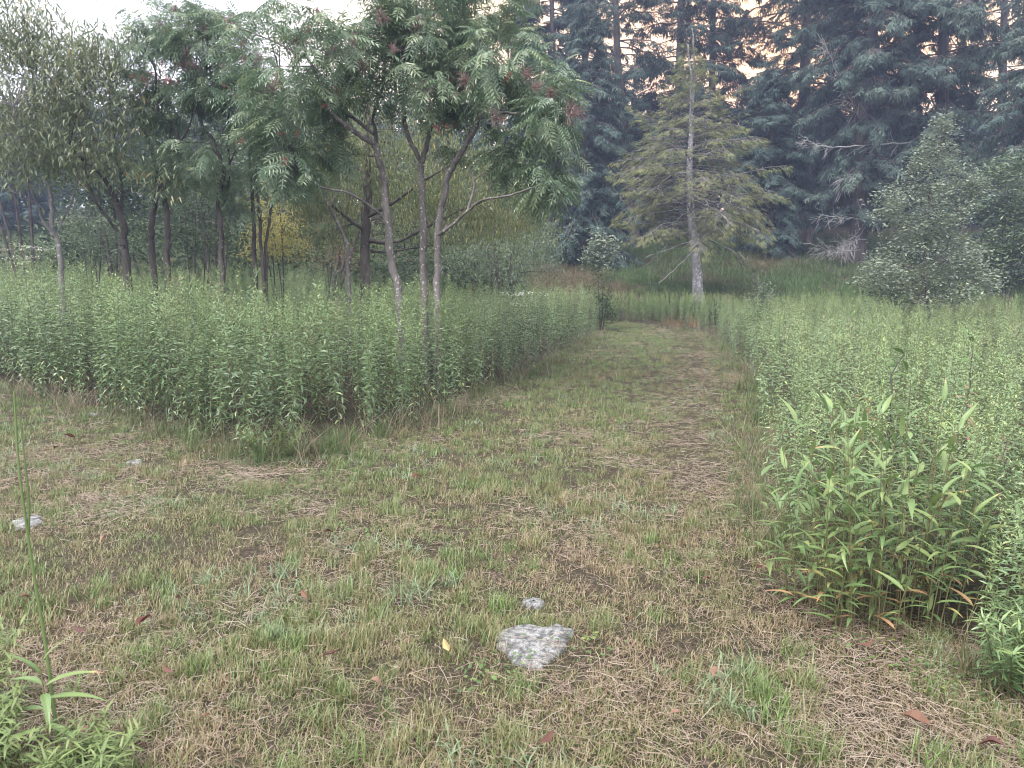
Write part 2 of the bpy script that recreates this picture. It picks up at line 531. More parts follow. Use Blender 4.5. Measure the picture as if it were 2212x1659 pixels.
def place(tpl, pos, d, s, up=(0, 0, 1), roll=0.0):
    R = frames(np.array([d], float), np.array([up], float), np.array([roll]))[0]
    return tpl[0] * s @ R.T + np.asarray(pos), tpl[1]


def compound(npair=6, droop=.35, r=random):
    parts = []
    lf = T2(.25, .03, .14)

    def at(s):
        return np.array([s, .03 * math.sin(s * 5), .12 * s - (droop + .12) * s * s])
    for i in range(npair):
        s = .22 + .70 * i / (npair - 1)
        ln = .33 * (1 - .35 * abs(i / (npair - 1) - .45)) * r.uniform(.85, 1.1)
        for sg in (1, -1):
            parts.append(place(lf, at(s), (.55 + .2 * i / npair, sg * 1.0, -.30 - r.uniform(0, .25)), ln, roll=sg * r.uniform(-.1, .5)))
    parts.append(place(lf, at(.95), (1, 0, -.6), .28))
    pts = np.array([at(s) for s in (0, .35, .7, .98)])
    wv = .008
    V = np.concatenate([pts + [0, wv, 0], pts - [0, wv, 0]])
    T = [[i, i + 1, i + 5] for i in range(3)] + [[i, i + 5, i + 4] for i in range(3)]
    parts.append((V, np.array(T)))
    return merge(parts)


COMP = [compound(6, .3), compound(7, .45), compound(5, .6)]


def spray(n=5, wd=.16, hang=.12, r=random):
    """flat needle spray: an axis with side twigs"""
    parts = [place(T2(wd * .55, .01, hang * .6), (0, 0, 0), (1, 0, -hang), 1.0)]
    for i in range(n):
        s = .12 + .7 * i / n
        sg = 1 if i % 2 else -1
        parts.append(place(T2(wd * 1.5, .01, hang), (s, 0, -hang * s), (.75, sg * r.uniform(.6, 1), -hang - r.uniform(0, .25)), (.62 - .35 * s) * r.uniform(.8, 1.2)))
    return merge(parts)


SPRAY = [spray(4, .16, .15), spray(5, .14, .40), spray(4, .18, .10)]
FINE = [spray(6, .10, .2), spray(7, .085, .1)]


# ------------------------------------------------------------------ limbs, twigs and crowns
def smooth_path(pts, m=5, wig=.0):
    pts = np.asarray(pts, float)
    if len(pts) < 3:
        q = np.linspace(0, 1, m + 1)[:, None]
        out = pts[0] * (1 - q) + pts[-1] * q
    else:
        e = np.vstack([2 * pts[0] - pts[1], pts, 2 * pts[-1] - pts[-2]])
        out = []
        for i in range(1, len(e) - 2):
            for t in np.linspace(0, 1, m, endpoint=False):
                p0, p1, p2, p3 = e[i - 1:i + 3]
                out.append(.5 * (2 * p1 + (p2 - p0) * t + (2 * p0 - 5 * p1 + 4 * p2 - p3) * t ** 2 + (3 * p1 - p0 - 3 * p2 + p3) * t ** 3))
        out.append(pts[-1])
        out = np.array(out)
    if wig:
        out[1:] += rng.normal(0, wig, out[1:].shape)
    return out


def bez(a, m, b, n=5):
    t = np.linspace(0, 1, n)[None, :, None]
    return a[:, None] * (1 - t) ** 2 + m[:, None] * 2 * t * (1 - t) + b[:, None] * t ** 2


def nearest(tips, nodes, down=.8):
    out = np.zeros(len(tips), int)
    for i in range(0, len(tips), 400):
        dlt = tips[i:i + 400, None] - nodes[None]
        cst = np.linalg.norm(dlt, axis=2) + down * np.maximum(0, -dlt[:, :, 2])
        out[i:i + 400] = cst.argmin(1)
    return out


def twig_up(mb, tips, nodes, mat, r0=.009, every=6, k=3):
    """carry every leaf cluster by a twig from the nearest limb; returns the twig end directions"""
    tips = np.asarray(tips)
    first = np.zeros(len(tips), bool); first[::every] = True
    dirs = np.zeros_like(tips)
    nd = np.asarray(nodes)
    for sel, rr in ((first, r0 * 1.5), (~first, r0 * .7)):
        T = tips[sel]
        if not len(T):
            continue
        A = nd[nearest(T, nd)]
        L = np.linalg.norm(T - A, axis=1, keepdims=True)
        Mid = (A + T) / 2 + np.c_[rng.normal(0, .13, (len(T), 2)), rng.uniform(-.05, .22, len(T))] * L
        Pn = bez(A, Mid, T)
        mb.tubes(Pn, np.linspace(rr, rr * .35, 5)[None] * np.clip(L, .4, 2), k, mat, rng.uniform(0, 1, len(T)))
        dirs[sel] = unit(T - Mid)
        nd = np.concatenate([nd, Pn[:, 1:].reshape(-1, 3)])
    return dirs


def blob_points(blobs, gap=.35, scale=1.6, seed=1, shell=.6):
    """leaf cluster points inside uneven blobs: (centre, radii, number)"""
    out = []
    for k, (c, r, n) in enumerate(blobs):
        d = unit(rng.normal(0, 1, (n * 3, 3)))
        q = rng.uniform(0, 1, (n * 3, 1)) ** (1 / 3) * (1 - shell) + shell * rng.uniform(.55, 1, (n * 3, 1))
        p = np.asarray(c) + d * np.minimum(q, 1) * np.asarray(r)
        p = p[noise(p, scale, seed + k) > gap][:n]
        out.append(p)
    return np.concatenate(out)


def B(u, v, Y, ru, rv, ry, n):
    """a crown blob given by where it stands in the view"""
    s = F / Y
    return (P(u, v, Y), (ru / s, ry, rv / s), n)


def limb_radius(r0, r1, n):
    return np.linspace(r0, r1, n)


def rosette(mb, tips, dirs, tpls, per, size, mat, out_mix=1.0, droop=-.1, var=(0, 1), vpow=1.0):
    n = len(tips) * per
    t = np.repeat(tips, per, 0); dd = np.repeat(dirs, per, 0)
    az = rng.uniform(0, 2 * PI, n)
    rad = np.stack([np.cos(az), np.sin(az), rng.normal(droop, .25, n)], -1)
    d = unit(dd * rng.uniform(.1, .9, (n, 1)) + rad * out_mix)
    pos = t - dd * rng.uniform(0, .12, (n, 1))
    R = frames(d, None, rng.normal(0, .35, n))
    s = size * rng.uniform(.65, 1.15, n)
    v = var[0] + (var[1] - var[0]) * rng.uniform(0, 1, n) ** vpow
    which = rng.integers(0, len(tpls), n)
    for k, tp in enumerate(tpls):
        q = which == k
        mb.stamp(tp, pos[q], R[q], s[q], mat, v[q])


def loose(mb, tips, tpls, per, spread, size, mat, droop=-.3, var=(0, 1), vpow=1.0, hang=0.0, dirs=None):
    """simple leaves strewn along and about the twig end"""
    n = len(tips) * per
    off = rng.normal(0, spread, (n, 3)) * [1, 1, .8]
    pos = np.repeat(tips, per, 0) + off
    az = rng.uniform(0, 2 * PI, n)
    d = np.stack([np.cos(az), np.sin(az), rng.normal(droop, .35, n)], -1)
    d[:, 2] -= hang
    R = frames(unit(d), None, rng.normal(0, .5, n))
    s = size * rng.uniform(.6, 1.2, n)
    v = var[0] + (var[1] - var[0]) * np.clip(.55 * rng.uniform(0, 1, n) ** vpow + .45 * np.repeat(rng.uniform(0, 1, len(tips)), per), 0, 1)
    which = rng.integers(0, len(tpls), n)
    for k, tp in enumerate(tpls):
        q = which == k
        mb.stamp(tp, pos[q], R[q], s[q], mat, v[q])


# ------------------------------------------------------------------ lawn
def blades(n, rad, ln, wd, lean, curl=.5, mb=None, mat=0, base=(0, 0, 0), var=(0, 1)):
    mb = mb or MB()
    az = rng.uniform(0, 2 * PI, n)
    r = rad * np.sqrt(rng.uniform(0, 1, n)); a2 = rng.uniform(0, 2 * PI, n)
    b0 = np.stack([r * np.cos(a2), r * np.sin(a2), np.zeros(n)], -1) + np.asarray(base)
    L = rng.uniform(*ln, n); W = rng.uniform(*wd, n); le = np.abs(rng.normal(lean, .35, n))
    h = np.stack([np.cos(az), np.sin(az), np.zeros(n)], -1)
    side = np.stack([-np.sin(az), np.cos(az), np.zeros(n)], -1)

    def dirn(ang):
        return h * np.sin(ang)[:, None] + np.array([0, 0, 1.]) * np.cos(ang)[:, None]
    m1 = b0 + dirn(np.clip(le, 0, 1.5)) * (L * .5)[:, None]
    tp = m1 + dirn(np.clip(le + curl * rng.uniform(.3, 1.4, n), 0, 1.9)) * (L * .5)[:, None]
    sw = side * (W / 2)[:, None]
    V = np.stack([b0 - sw, b0 + sw, m1 - sw * .8, m1 + sw * .8, tp], 1)
    T = np.array([[0, 1, 3], [0, 3, 2], [2, 3, 4]])[None] + (np.arange(n) * 5)[:, None, None]
    mb.add(V, T, mat, np.repeat(rng.uniform(*var, n), 5))
    return mb


def lawn_points(n, dens, y0=1.2, y1=26.5, margin=.0):
    ys = np.linspace(y0, y1, 400)
    wdt = 2 * (ys * .70 + .6)
    pdf = dens(ys) * wdt; cdf = np.cumsum(pdf); cdf /= cdf[-1]
    y = np.interp(rng.uniform(0, 1, n), cdf, ys)
    x = rng.uniform(-1, 1, n) * (y * .70 + .6)
    p = np.c_[x, y]
    bad = (inside(p, LB) & (edge_dist(p, LB) > .25 + margin)) | (inside(p, RB) & (edge_dist(p, RB) > .25 + margin))
    return p[~bad]


def zed(p, dz=0.0):
    return np.c_[p, H(p[:, 0], p[:, 1]) + dz]


def worn(p):
    """worn tyre line on the right of the path, drier towards the viewer"""
    yy = p[:, 1]
    cx = np.interp(yy, [2, 4, 6, 9, 14, 19, 25], [1.3, 1.25, 1.45, 2.1, 3.35, 4.4, 4.8])
    return np.exp(-((p[:, 0] - cx) / (.28 + .01 * yy)) ** 2) * sstep(3.5, 6, yy)


STONE_PX = [(1068, 1372), (1106, 1362), (1138, 1350), (1178, 1363), (1208, 1353), (1241, 1367), (1228, 1386), (1218, 1410), (1194, 1427), (1168, 1450), (1130, 1440), (1104, 1437), (1094, 1413), (1078, 1406), (1074, 1386)]
ST = np.array([G(*q)[:2] for q in STONE_PX])
OTHER_STONES = [((1153, 1310), .050, .055), ((58, 1134), .09, .12), ((292, 1003), .075, .07), ((205, 897), .16, .09)]


def off_stone(p):
    k = ~(inside(p, ST) & (edge_dist(p, np.vstack([ST, ST[:1]])) > .035))
    for (u, v), rx_, ry_ in OTHER_STONES:
        g = G(u, v)[:2]
        k &= ~((np.abs(p[:, 0] - g[0]) < rx_ * .8) & (np.abs(p[:, 1] - g[1]) < ry_ * .9))
    return k


fine = [blades(24, .07, (.025, .07), (.0020, .0046), .68).mesh('tuft', MT['grass']) for _ in range(7)]
p = lawn_points(52000, lambda y: 1 / (y + 1.0) ** 1.25); p = p[off_stone(p)]
p = p[rng.uniform(0, 1, len(p)) < .72 + 1.0 * sstep(.36, .56, noise(p, 3.2, 61, 2))]
q = zed(p, -.004)
tint = np.clip(.70 * noise(p, 1.1, 4, 3) + .75 * noise(p, 4.5, 5, 2) - .28 + .13 * sstep(6, 14, p[:, 1]) - .05 * worn(p) + .15 * np.exp(-edge_dist(p, LB) / .5) - .27 * sstep(8, 2.5, p[:, 1]) + .08 + rng.normal(0, .10, len(p)), 0, 1)
sc = (.54 + .52 * noise(p, 2.5, 6)) * (1 + .035 * np.clip(p[:, 1] - 4, 0, 20)) * (1 - .35 * worn(p))
scatter('lawn_grass', q, rng.uniform(0, 2 * PI, len(p)), sc, tint, fine)

clump = [blades(46, .055, (.045, .105), (.0018, .0036), .42).mesh('clump', MT['grass']) for _ in range(5)]
p = lawn_points(6500, lambda y: 1 / (y + 1.0) ** 1.4); p = p[off_stone(p)]
p = p[noise(p, 2.2, 8) > .47]
tn = np.clip(.42 + .9 * (noise(p, .8, 15, 2) - .5) + rng.normal(.1, .22, len(p)) - .3 * worn(p), 0, 1)
scatter('lawn_clumps', zed(p), rng.uniform(0, 2 * PI, len(p)), rng.uniform(.7, 1.25, len(p)) * (1 - .4 * worn(p)), tn, clump)

coarse = [blades(14, .05, (.05, .12), (.004, .0075), .65, .8).mesh('coarse tuft', MT['bluegrass']) for _ in range(4)]
p = lawn_points(5200, lambda y: 1 / (y + 1.0) ** 1.7); p = p[off_stone(p)]
p = p[noise(p, 1.4, 9) > .60]
scatter('coarse_grass', zed(p), rng.uniform(0, 2 * PI, len(p)), rng.uniform(.6, 1.15, len(p)), rng.uniform(0, 1, len(p)), coarse)


def litter_mesh():
    mb = MB(); n = 16
    az = rng.uniform(0, 2 * PI, n); L = rng.uniform(.02, .09, n) * np.where(rng.uniform(0, 1, n) < .08, 1.8, 1)
    a = np.c_[rng.normal(0, .08, (n, 2)), rng.uniform(.003, .028, n)]
    b = a + np.c_[np.cos(az) * L, np.sin(az) * L, rng.normal(.003, .012, n)]
    b[:, 2] = np.maximum(b[:, 2], .002)
    m = (a + b) / 2 + np.c_[rng.normal(0, .006, (n, 2)), rng.uniform(0, .01, n)]
    mb.tubes(np.stack([a, m, b], 1), np.full((n, 3), .0011), 3, 0, rng.uniform(0, 1, n))
    return mb.mesh('straw bits', MT['straw'])


p = lawn_points(14000, lambda y: 1 / (y + 1.0) ** 1.5); p = p[off_stone(p)]
keep = (noise(p, .9, 12, 3) + .09 * worn(p) + .08 * sstep(5, 2.5, p[:, 1]) + rng.normal(0, .10, len(p))) > .56
p = p[keep & (rng.uniform(0, 1, len(p)) < np.interp(p[:, 1], [4, 8, 14], [1, .7, .35]))]
scatter('straw_litter', zed(p), rng.uniform(0, 2 * PI, len(p)), (.8 + .04 * p[:, 1]) * rng.uniform(.7, 1.3, len(p)), np.clip(noise(p, 1.3, 14) + .3 * worn(p), 0, 1), [litter_mesh() for _ in range(6)])


def low_leaves():
    mb = MB(); n = 9
    pos = np.c_[rng.normal(0, .05, (n, 2)), rng.uniform(.008, .045, n)]
    az = rng.uniform(0, 2 * PI, n)
    R = frames(np.c_[np.cos(az), np.sin(az), rng.uniform(-.1, .5, n)], None, rng.normal(0, .3, n))
    mb.stamp(Thi(.5, .1, .04, 4, .45), pos, R, rng.uniform(.012, .030, n), 0, rng.uniform(0, 1, n))
    return mb.mesh('low leaves', MT['clover'])


p = lawn_points(5000, lambda y: 1 / (y + 1.0) ** 1.9, margin=.3)
p = p[(noise(p, 1.2, 21) + .25 * np.exp(-np.minimum(edge_dist(p, LB), edge_dist(p, RB)) / .3)) > .63]
scatter('clover_leaves', zed(p), rng.uniform(0, 2 * PI, len(p)), rng.uniform(.7, 1.3, len(p)), rng.uniform(0, 1, len(p)), [low_leaves() for _ in range(5)])


# ------------------------------------------------------------------ goldenrod
def goldenrod(hgt=1.25, nl=74, leaf=.085, plume=0, hi=False, bend=.08, low=.05):
    stem, fol = MB(), MB()
    t = np.linspace(0, 1, 8)
    az0 = random.uniform(0, 2 * PI)
    bx = bend * random.uniform(.4, 1.4)
    sp = np.stack([np.cos(az0) * bx * t ** 2, np.sin(az0) * bx * t ** 2, hgt * t], -1)
    if plume:
        sp[-1] += [np.cos(az0) * .07, np.sin(az0) * .07, -.02]
    stem.tubes(sp[None], np.linspace(.0034, .0012, 8)[None], 4, 0, random.random())

    def on(tt):
        return np.stack([np.interp(tt, t, sp[:, k]) for k in range(3)], -1)
    tt = low + (1 - low) * np.linspace(0, 1, nl) ** .92
    az = np.arange(nl) * 2.39996 + rng.normal(0, .3, nl)
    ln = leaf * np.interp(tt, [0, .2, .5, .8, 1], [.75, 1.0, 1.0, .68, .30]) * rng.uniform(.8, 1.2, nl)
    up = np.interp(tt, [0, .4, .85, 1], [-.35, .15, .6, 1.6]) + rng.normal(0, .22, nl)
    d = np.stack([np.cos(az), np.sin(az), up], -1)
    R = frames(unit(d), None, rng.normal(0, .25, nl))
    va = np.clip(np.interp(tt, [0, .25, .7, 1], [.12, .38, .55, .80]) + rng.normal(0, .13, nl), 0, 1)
    dead = (tt < .3) & (rng.uniform(0, 1, nl) < .07)
    va[dead] = 1.0
    fol.stamp(Thi(.24, .28, .05, 5, .42) if hi else T4(.22, .26), on(tt), R, ln, 0, va)
    # leafy side shoots near the tip
    ns = 10
    st = rng.uniform(.72, .97, ns); sa = rng.uniform(0, 2 * PI, ns)
    for s_, a_ in zip(st, sa):
        m_ = 6
        l_ = (.05 + .16 * plume) * (1.05 - s_) / .3 + .03
        q_ = np.linspace(.2, 1, m_)[:, None]
        dv = np.array([math.cos(a_), math.sin(a_), .9 if not plume else .55])
        ps = on(np.array([s_])) + dv * l_ * q_ - np.array([0, 0, 1]) * plume * .10 * q_ ** 2
        aa = rng.uniform(0, 2 * PI, m_)
        RR = frames(np.c_[np.cos(aa), np.sin(aa), rng.uniform(.1, .9, m_)])
        fol.stamp(T2(.34, .05, .05), ps, RR, rng.uniform(.014, .03, m_), 0, rng.uniform(.72, 1.0 if plume else .86, m_))
    return stem, fol


def both(sf, name):
    s, f = sf
    mb = MB()
    for src, k in ((f, 0), (s, 1)):
        for V, T, c_, sm in zip(src.V, src.T, src.c, src.s):
            pass
        V = np.concatenate(src.V); T = np.concatenate(src.T); c_ = np.concatenate(src.c)
        mb.add(V, T, k, c_)
    return mb.mesh(name, [MT['goldenrod'], MT['gstem']])


def old_stalk(h):
    st_, fo_ = goldenrod(h, 16, .07, 0)
    fo_.c = [np.full_like(c_, .98) for c_ in fo_.c]
    n_ = 40
    a_ = np.c_[rng.normal(0, .02, (n_, 2)), h * rng.uniform(.80, 1.02, n_)]
    fo_.stamp(T2(.5, .02, .02), a_, frames(rng.normal(0, 1, (n_, 3))), rng.uniform(.015, .04, n_), 0, 1.0)
    mb = MB()
    for src, k in ((fo_, 0), (st_, 1)):
        mb.add(np.concatenate(src.V), np.concatenate(src.T), k, np.clip(np.concatenate(src.c), 0, .35))
    return mb.mesh('old stalk', [MT['straw'], MT['gstem']])


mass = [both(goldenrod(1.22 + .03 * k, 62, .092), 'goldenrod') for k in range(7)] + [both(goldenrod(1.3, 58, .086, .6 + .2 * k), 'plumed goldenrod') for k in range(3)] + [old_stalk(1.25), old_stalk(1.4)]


def bed_points(poly, dens, box, front=.03):
    (x0, x1), (y0, y1) = box
    n = int((x1 - x0) * (y1 - y0) * dens(0))
    p = np.c_[rng.uniform(x0, x1, n), rng.uniform(y0, y1, n)]
    p = p[rng.uniform(0, 1, n) < np.array(dens(p[:, 1]) / dens(0))]
    p = p[inside(p, poly)]
    p = p[np.abs(p[:, 0]) < p[:, 1] * .72 + 1.0]
    ed = edge_dist(p, poly)
    p = p[ed > front * rng.uniform(0, 1, len(p))]
    return p, edge_dist(p, poly)


lp, led = bed_points(LB, lambda y: np.clip(38 - 1.2 * np.asarray(y, float), 14, 38) if np.ndim(y) else 38.0, ((-16, 3.2), (6, 25.5)))
rp, red = bed_points(RB, lambda y: np.clip(33 - 1.1 * np.asarray(y, float), 12, 33) if np.ndim(y) else 33.0, ((-6, 16), (2.2, 27.4)))
n_ = 900
ex = np.c_[rng.uniform(-5, 7.5, n_), rng.uniform(25.3, 27.4, n_)]
ex = ex[inside(ex, RB)]
rp = np.concatenate([rp, ex]); red = np.concatenate([red, edge_dist(ex, RB)])
# clearings: where the broad-bladed grass clump and the feathery bank stand
CL = np.array([1.60, 3.28])
ex = np.c_[rng.uniform(1.9, 2.9, 130), rng.uniform(2.45, 4.3, 130)]
ex = ex[inside(ex, RB)]
rp = np.concatenate([rp, ex]); red = np.concatenate([red, edge_dist(ex, RB)])
k = ~((((rp[:, 0] - CL[0]) / .38) ** 2 + ((rp[:, 1] - CL[1]) / .36) ** 2) < 1)
rp, red = rp[k], red[k]


def heights(p, ed, seed, tall):
    h = tall * (.64 + .42 * noise(p, .45, seed + 50) + .26 * noise(p, 1.6, seed)) * rng.uniform(.80, 1.12, len(p))
    return h * (1 - .28 * np.exp(-ed / .14) * rng.uniform(.2, 1, len(p)))


lh = heights(lp, led, 31, 1.0 + .10 * sstep(0, -7, lp[:, 0]) * 1.0) / 1.0
rh = heights(rp, red, 32, np.interp(rp[:, 1], [2, 3.5, 6, 12, 20, 26], [.62, .72, .78, 0.80, .80, .66]))
lt = np.clip(.0 + 1.05 * noise(lp, .6, 33, 3) + rng.normal(0, .1, len(lp)), 0, 1)
rt = np.clip(.10 + 1.05 * noise(rp, .55, 34, 3) + rng.normal(0, .1, len(rp)), 0, 1)
rt = np.clip(rt + .30 * sstep(23, 25, rp[:, 1]), 0, 1)  # far strip tinted lighter: brightening put into the colour against its shading
allp = np.concatenate([lp, rp]); allh = np.concatenate([lh, rh]); allt = np.concatenate([lt, rt])
edg = np.concatenate([led, red]); isl = np.r_[np.ones(len(lp), bool), np.zeros(len(rp), bool)]
dist = np.hypot(allp[:, 0], allp[:, 1])
infr = np.abs(allp[:, 0]) < allp[:, 1] * .655 + .1
front = infr & (dist > 1.9) & ((~isl & (dist < 9)) | (isl & (edg < .55)))
score = np.where(front, allh / dist, 0)
score[isl] *= 1.55
near = np.argsort(-score)[:290]
isn = np.zeros(len(allp), bool); isn[near] = True
plum = (noise(allp, .8, 35) > .62) & (rng.uniform(0, 1, len(allp)) < .55)
idx = np.where(plum, rng.integers(7, 10, len(allp)), rng.integers(0, 7, len(allp)))
idx = np.where(~isn & (rng.uniform(0, 1, len(allp)) < .012 + .05 * (noise(allp, 1.1, 36) > .64)), rng.integers(10, 12, len(allp)), idx)
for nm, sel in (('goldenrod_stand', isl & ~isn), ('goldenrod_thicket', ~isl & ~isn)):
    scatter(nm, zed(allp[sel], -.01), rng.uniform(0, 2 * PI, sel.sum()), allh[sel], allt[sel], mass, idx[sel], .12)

# the stems one can pick out: each a plant with a stem and its foliage
protos = []
for k in range(6):
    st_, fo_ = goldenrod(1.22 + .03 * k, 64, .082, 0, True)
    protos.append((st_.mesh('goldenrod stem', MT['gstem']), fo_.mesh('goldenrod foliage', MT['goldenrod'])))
for k in range(2):
    st_, fo_ = goldenrod(1.28, 62, .078, .8, True)
    protos.append((st_.mesh('goldenrod stem', MT['gstem']), fo_.mesh('goldenrod foliage', MT['goldenrod'])))
for i in near:
    x, y = allp[i]
    k = (6 + i % 2) if plum[i] else i % 6
    lab, gr = (('leafy green goldenrod stem standing along the front edge of the left bed', 'goldenrod stems along the left bed edge') if isl[i] else
               ('leafy green goldenrod stem standing in the near part of the right bed', 'goldenrod stems in the near right bed'))
    e = thing('goldenrod_plant', lab, 'goldenrod', (x, y, float(H(x, y)) - .01), gr)
    e.rotation_euler = (random.gauss(0, .11), random.gauss(0, .11), random.uniform(0, 2 * PI))
    e.scale = (float(allh[i]),) * 3
    o = obj('stem', protos[k][0], e)
    o = obj('foliage', protos[k][1], e); o['tint'] = float(allt[i])


# ------------------------------------------------------------------ rough grass along the bed edges, on the bank and in the field
def along(poly, n, spread, k0, k1):
    seg = np.linalg.norm(np.diff(poly[k0:k1], axis=0), axis=1); cs = np.r_[0, np.cumsum(seg)]
    s = rng.uniform(0, cs[-1], n)
    p = np.stack([np.interp(s, cs, poly[k0:k1, j]) for j in (0, 1)], -1)
    return p + rng.normal(0, spread, p.shape)


tall = [blades(26, .06, (.18, .46), (.003, .006), .42, .9).mesh('rough tuft', MT['meadow']) for _ in range(5)]
p = np.concatenate([along(LB, 260, .14, 2, 15), along(RB, 200, .10, 1, 13)])
p = p[(p[:, 1] > 2.3) & (rng.uniform(0, 1, len(p)) < 7 / np.maximum(7, p[:, 1]))]
scatter('edge_grass', zed(p), rng.uniform(0, 2 * PI, len(p)), rng.uniform(.4, 1.0, len(p)), np.clip(rng.normal(.5, .25, len(p)), 0, 1), tall)


def dry_stems():
    mb = MB(); n = 12
    az = rng.uniform(0, 2 * PI, n); L = rng.uniform(.18, .5, n); le = rng.uniform(.1, .9, n)
    a = np.c_[rng.normal(0, .08, (n, 2)), np.zeros(n)]
    d = np.c_[np.cos(az) * np.sin(le), np.sin(az) * np.sin(le), np.cos(le)] * L[:, None]
    b = a + d; b[:, 2] *= .8
    mb.tubes(np.stack([a, a + d * .5, b], 1), np.linspace(.0019, .0008, 3)[None].repeat(n, 0), 3, 0, rng.uniform(0, .9, n))
    return mb.mesh('dry stems', MT['straw'])


p = np.concatenate([along(LB, 120, .14, 2, 15), along(RB, 70, .12, 2, 13)])
p = p[rng.uniform(0, 1, len(p)) < 6 / np.maximum(6, p[:, 1])]
scatter('dry_stalks', zed(p), rng.uniform(0, 2 * PI, len(p)), rng.uniform(.6, 1.2, len(p)), rng.uniform(0, .8, len(p)), [dry_stems() for _ in range(5)])

bank = [blades(44, .24, (.22, .55), (.007, .014), .55, 1.1).mesh('bank tuft', MT['meadow']) for _ in range(5)]
n = 15000
p = np.c_[rng.uniform(-34, 30, n), 26.3 + 20 * rng.uniform(0, 1, n) ** 1.3]
p = p[(np.abs(p[:, 0]) < p[:, 1] * .72)]
p = p[~inside(p, RB)]
tn = np.clip(.62 + 1.0 * (noise(p, .3, 41, 3) - .5) * 2 + rng.normal(0, .08, len(p)) - .55 * np.exp(-((p[:, 0] - 2.2) / 2.4) ** 2 - ((p[:, 1] - 29.5) / 2.8) ** 2) - .5 * sstep(12, 15, p[:, 0]) * sstep(30, 27, p[:, 1]), 0, 1)
scatter('bank_grass', zed(p), rng.uniform(0, 2 * PI, len(p)), rng.uniform(.65, 1.25, len(p)), tn, bank)
n = 5000
p = np.c_[rng.uniform(-34, -9, n), rng.uniform(14, 27, n)]
p = p[(np.abs(p[:, 0]) < p[:, 1] * .72 + 1) & ~(inside(p, LB) & (p[:, 1] < 20))]
scatter('field_grass', zed(p), rng.uniform(0, 2 * PI, len(p)), rng.uniform(.7, 1.2, len(p)), np.clip(noise(p, .4, 44), 0, 1), bank)


# ------------------------------------------------------------------ the trees
def tree(name, label, cat, group, stems, blobs, leaf, bark, gap=.35, clump=1.6, seed=1, every=6, twig=.009, extra=None, shell=.6, down=.8):
    """stems: list of (part name, [(u, v, Y)...], r0, r1); first one is the trunk. leaf: function(mb, tips, dirs)"""
    base = P(*stems[0][1][0])
    base[2] = float(H(base[0], base[1])) - .05
    e = thing(name, label, cat, base, group)
    nodes, nrad = [], []
    for i, (pn, px, r0, r1) in enumerate(stems):
        pts = [P(*q) for q in px]
        if i == 0 or pn == 'trunk':
            b0 = pts[0].copy(); b0[2] = float(H(b0[0], b0[1])) - .05
            pts = [b0] + pts
        path = smooth_path(pts, 5, r0 * .12)
        mb = MB()
        rr = np.linspace(r0, r1, len(path)) * (1.0 if name == 'cherry_tree' else .84 if Y0 - 1 < px[0][2] < 11 else .68 if pn == 'trunk' else .55) * rng.uniform(.93, 1.07, len(path))
        if pn == 'trunk':
            rr[0] *= 1.25
        mb.tubes(path[None], rr[None], 8, 0, .5)
        obj(pn, mb.mesh(pn, bark, base), e)
        s0 = max(1, int(len(path) * (.45 if pn == 'trunk' else .2)))
        nodes.append(path[s0:])
    nodes = np.concatenate(nodes)
    if name == 'sumac_tree':
        blobs = [(c_, tuple(np.array(r_) * 1.2), int(n_ * .54)) for c_, r_, n_ in blobs]
        gap, clump, shell = .45, 1.1, .3
    tips = blob_points(blobs, gap, clump, seed, shell)
    rng.shuffle(tips)
    mb = MB()
    dirs = twig_up(mb, tips, nodes, 1, twig, every)
    lm = leaf(mb, tips, dirs)
    obj('crown', mb.mesh('crown', [lm, bark], base), e)
    return e, tips, dirs, base


def sumac_leaf(per=7, size=.33, var=(0, .9)):
    def f(mb, tips, dirs):
        rosette(mb, tips, dirs, COMP, per, size, 0, 1.0, -.30, var, 1.2)
        return MT['sumac']
    return f


def simple_leaf(mat, tpls, per, spread, size, droop=-.3, hang=0., vpow=1.6, var=(0, 1)):
    def f(mb, tips, dirs):
        loose(mb, tips, tpls, per, spread, size, 0, droop, var, vpow, hang)
        return MT[mat]
    return f


def seed_meshes():
    out = []
    for _ in range(3):
        mb = MB(); n = 70
        a = np.zeros((n, 3)); a[:, 2] = rng.uniform(0, .10, n)
        d = unit(rng.normal(0, 1, (n, 3)) * [1, 1, .8] + [0, 0, .25]) * rng.uniform(.04, .12, (n, 1))
        mb.tubes(np.stack([a, a + d * .6 + [0, 0, .01], a + d], 1), np.full((n, 3), .0024), 3, 0, rng.uniform(0, 1, n))
        out.append(mb.mesh('seed head', MT['seed']))
    return out


SEEDS = seed_meshes()


def red_meshes():
    out = []
    for c_ in COMP:
        mb = MB()
        mb.stamp(c_, np.zeros((2, 3)), frames(np.array([[1, .2, -.4], [.3, 1, -.5]])), np.array([.17, .14]), 0, rng.uniform(0, 1, 2))
        out.append(mb.mesh('red leaf', MT['red']))
    return out


REDS = red_meshes()


def adorn(e, base, px_seeds, px_reds, Y):
    for u, v in px_seeds:
        q = P(u, v, Y + random.uniform(-.5, .1)) - base
        obj('seed_head', random.choice(SEEDS), e, q, (random.gauss(.5, .4), random.gauss(0, .5), random.uniform(0, 6)), random.uniform(.8, 1.35))
    for u, v in px_reds:
        q = P(u, v, Y + random.uniform(-.5, .0)) - base
        o = obj('leaf', random.choice(REDS), e, q, (random.gauss(0, .4), random.gauss(.3, .4), random.uniform(0, 6)), random.uniform(.5, .85))
        o['label'] = 'bright red autumn leaf'


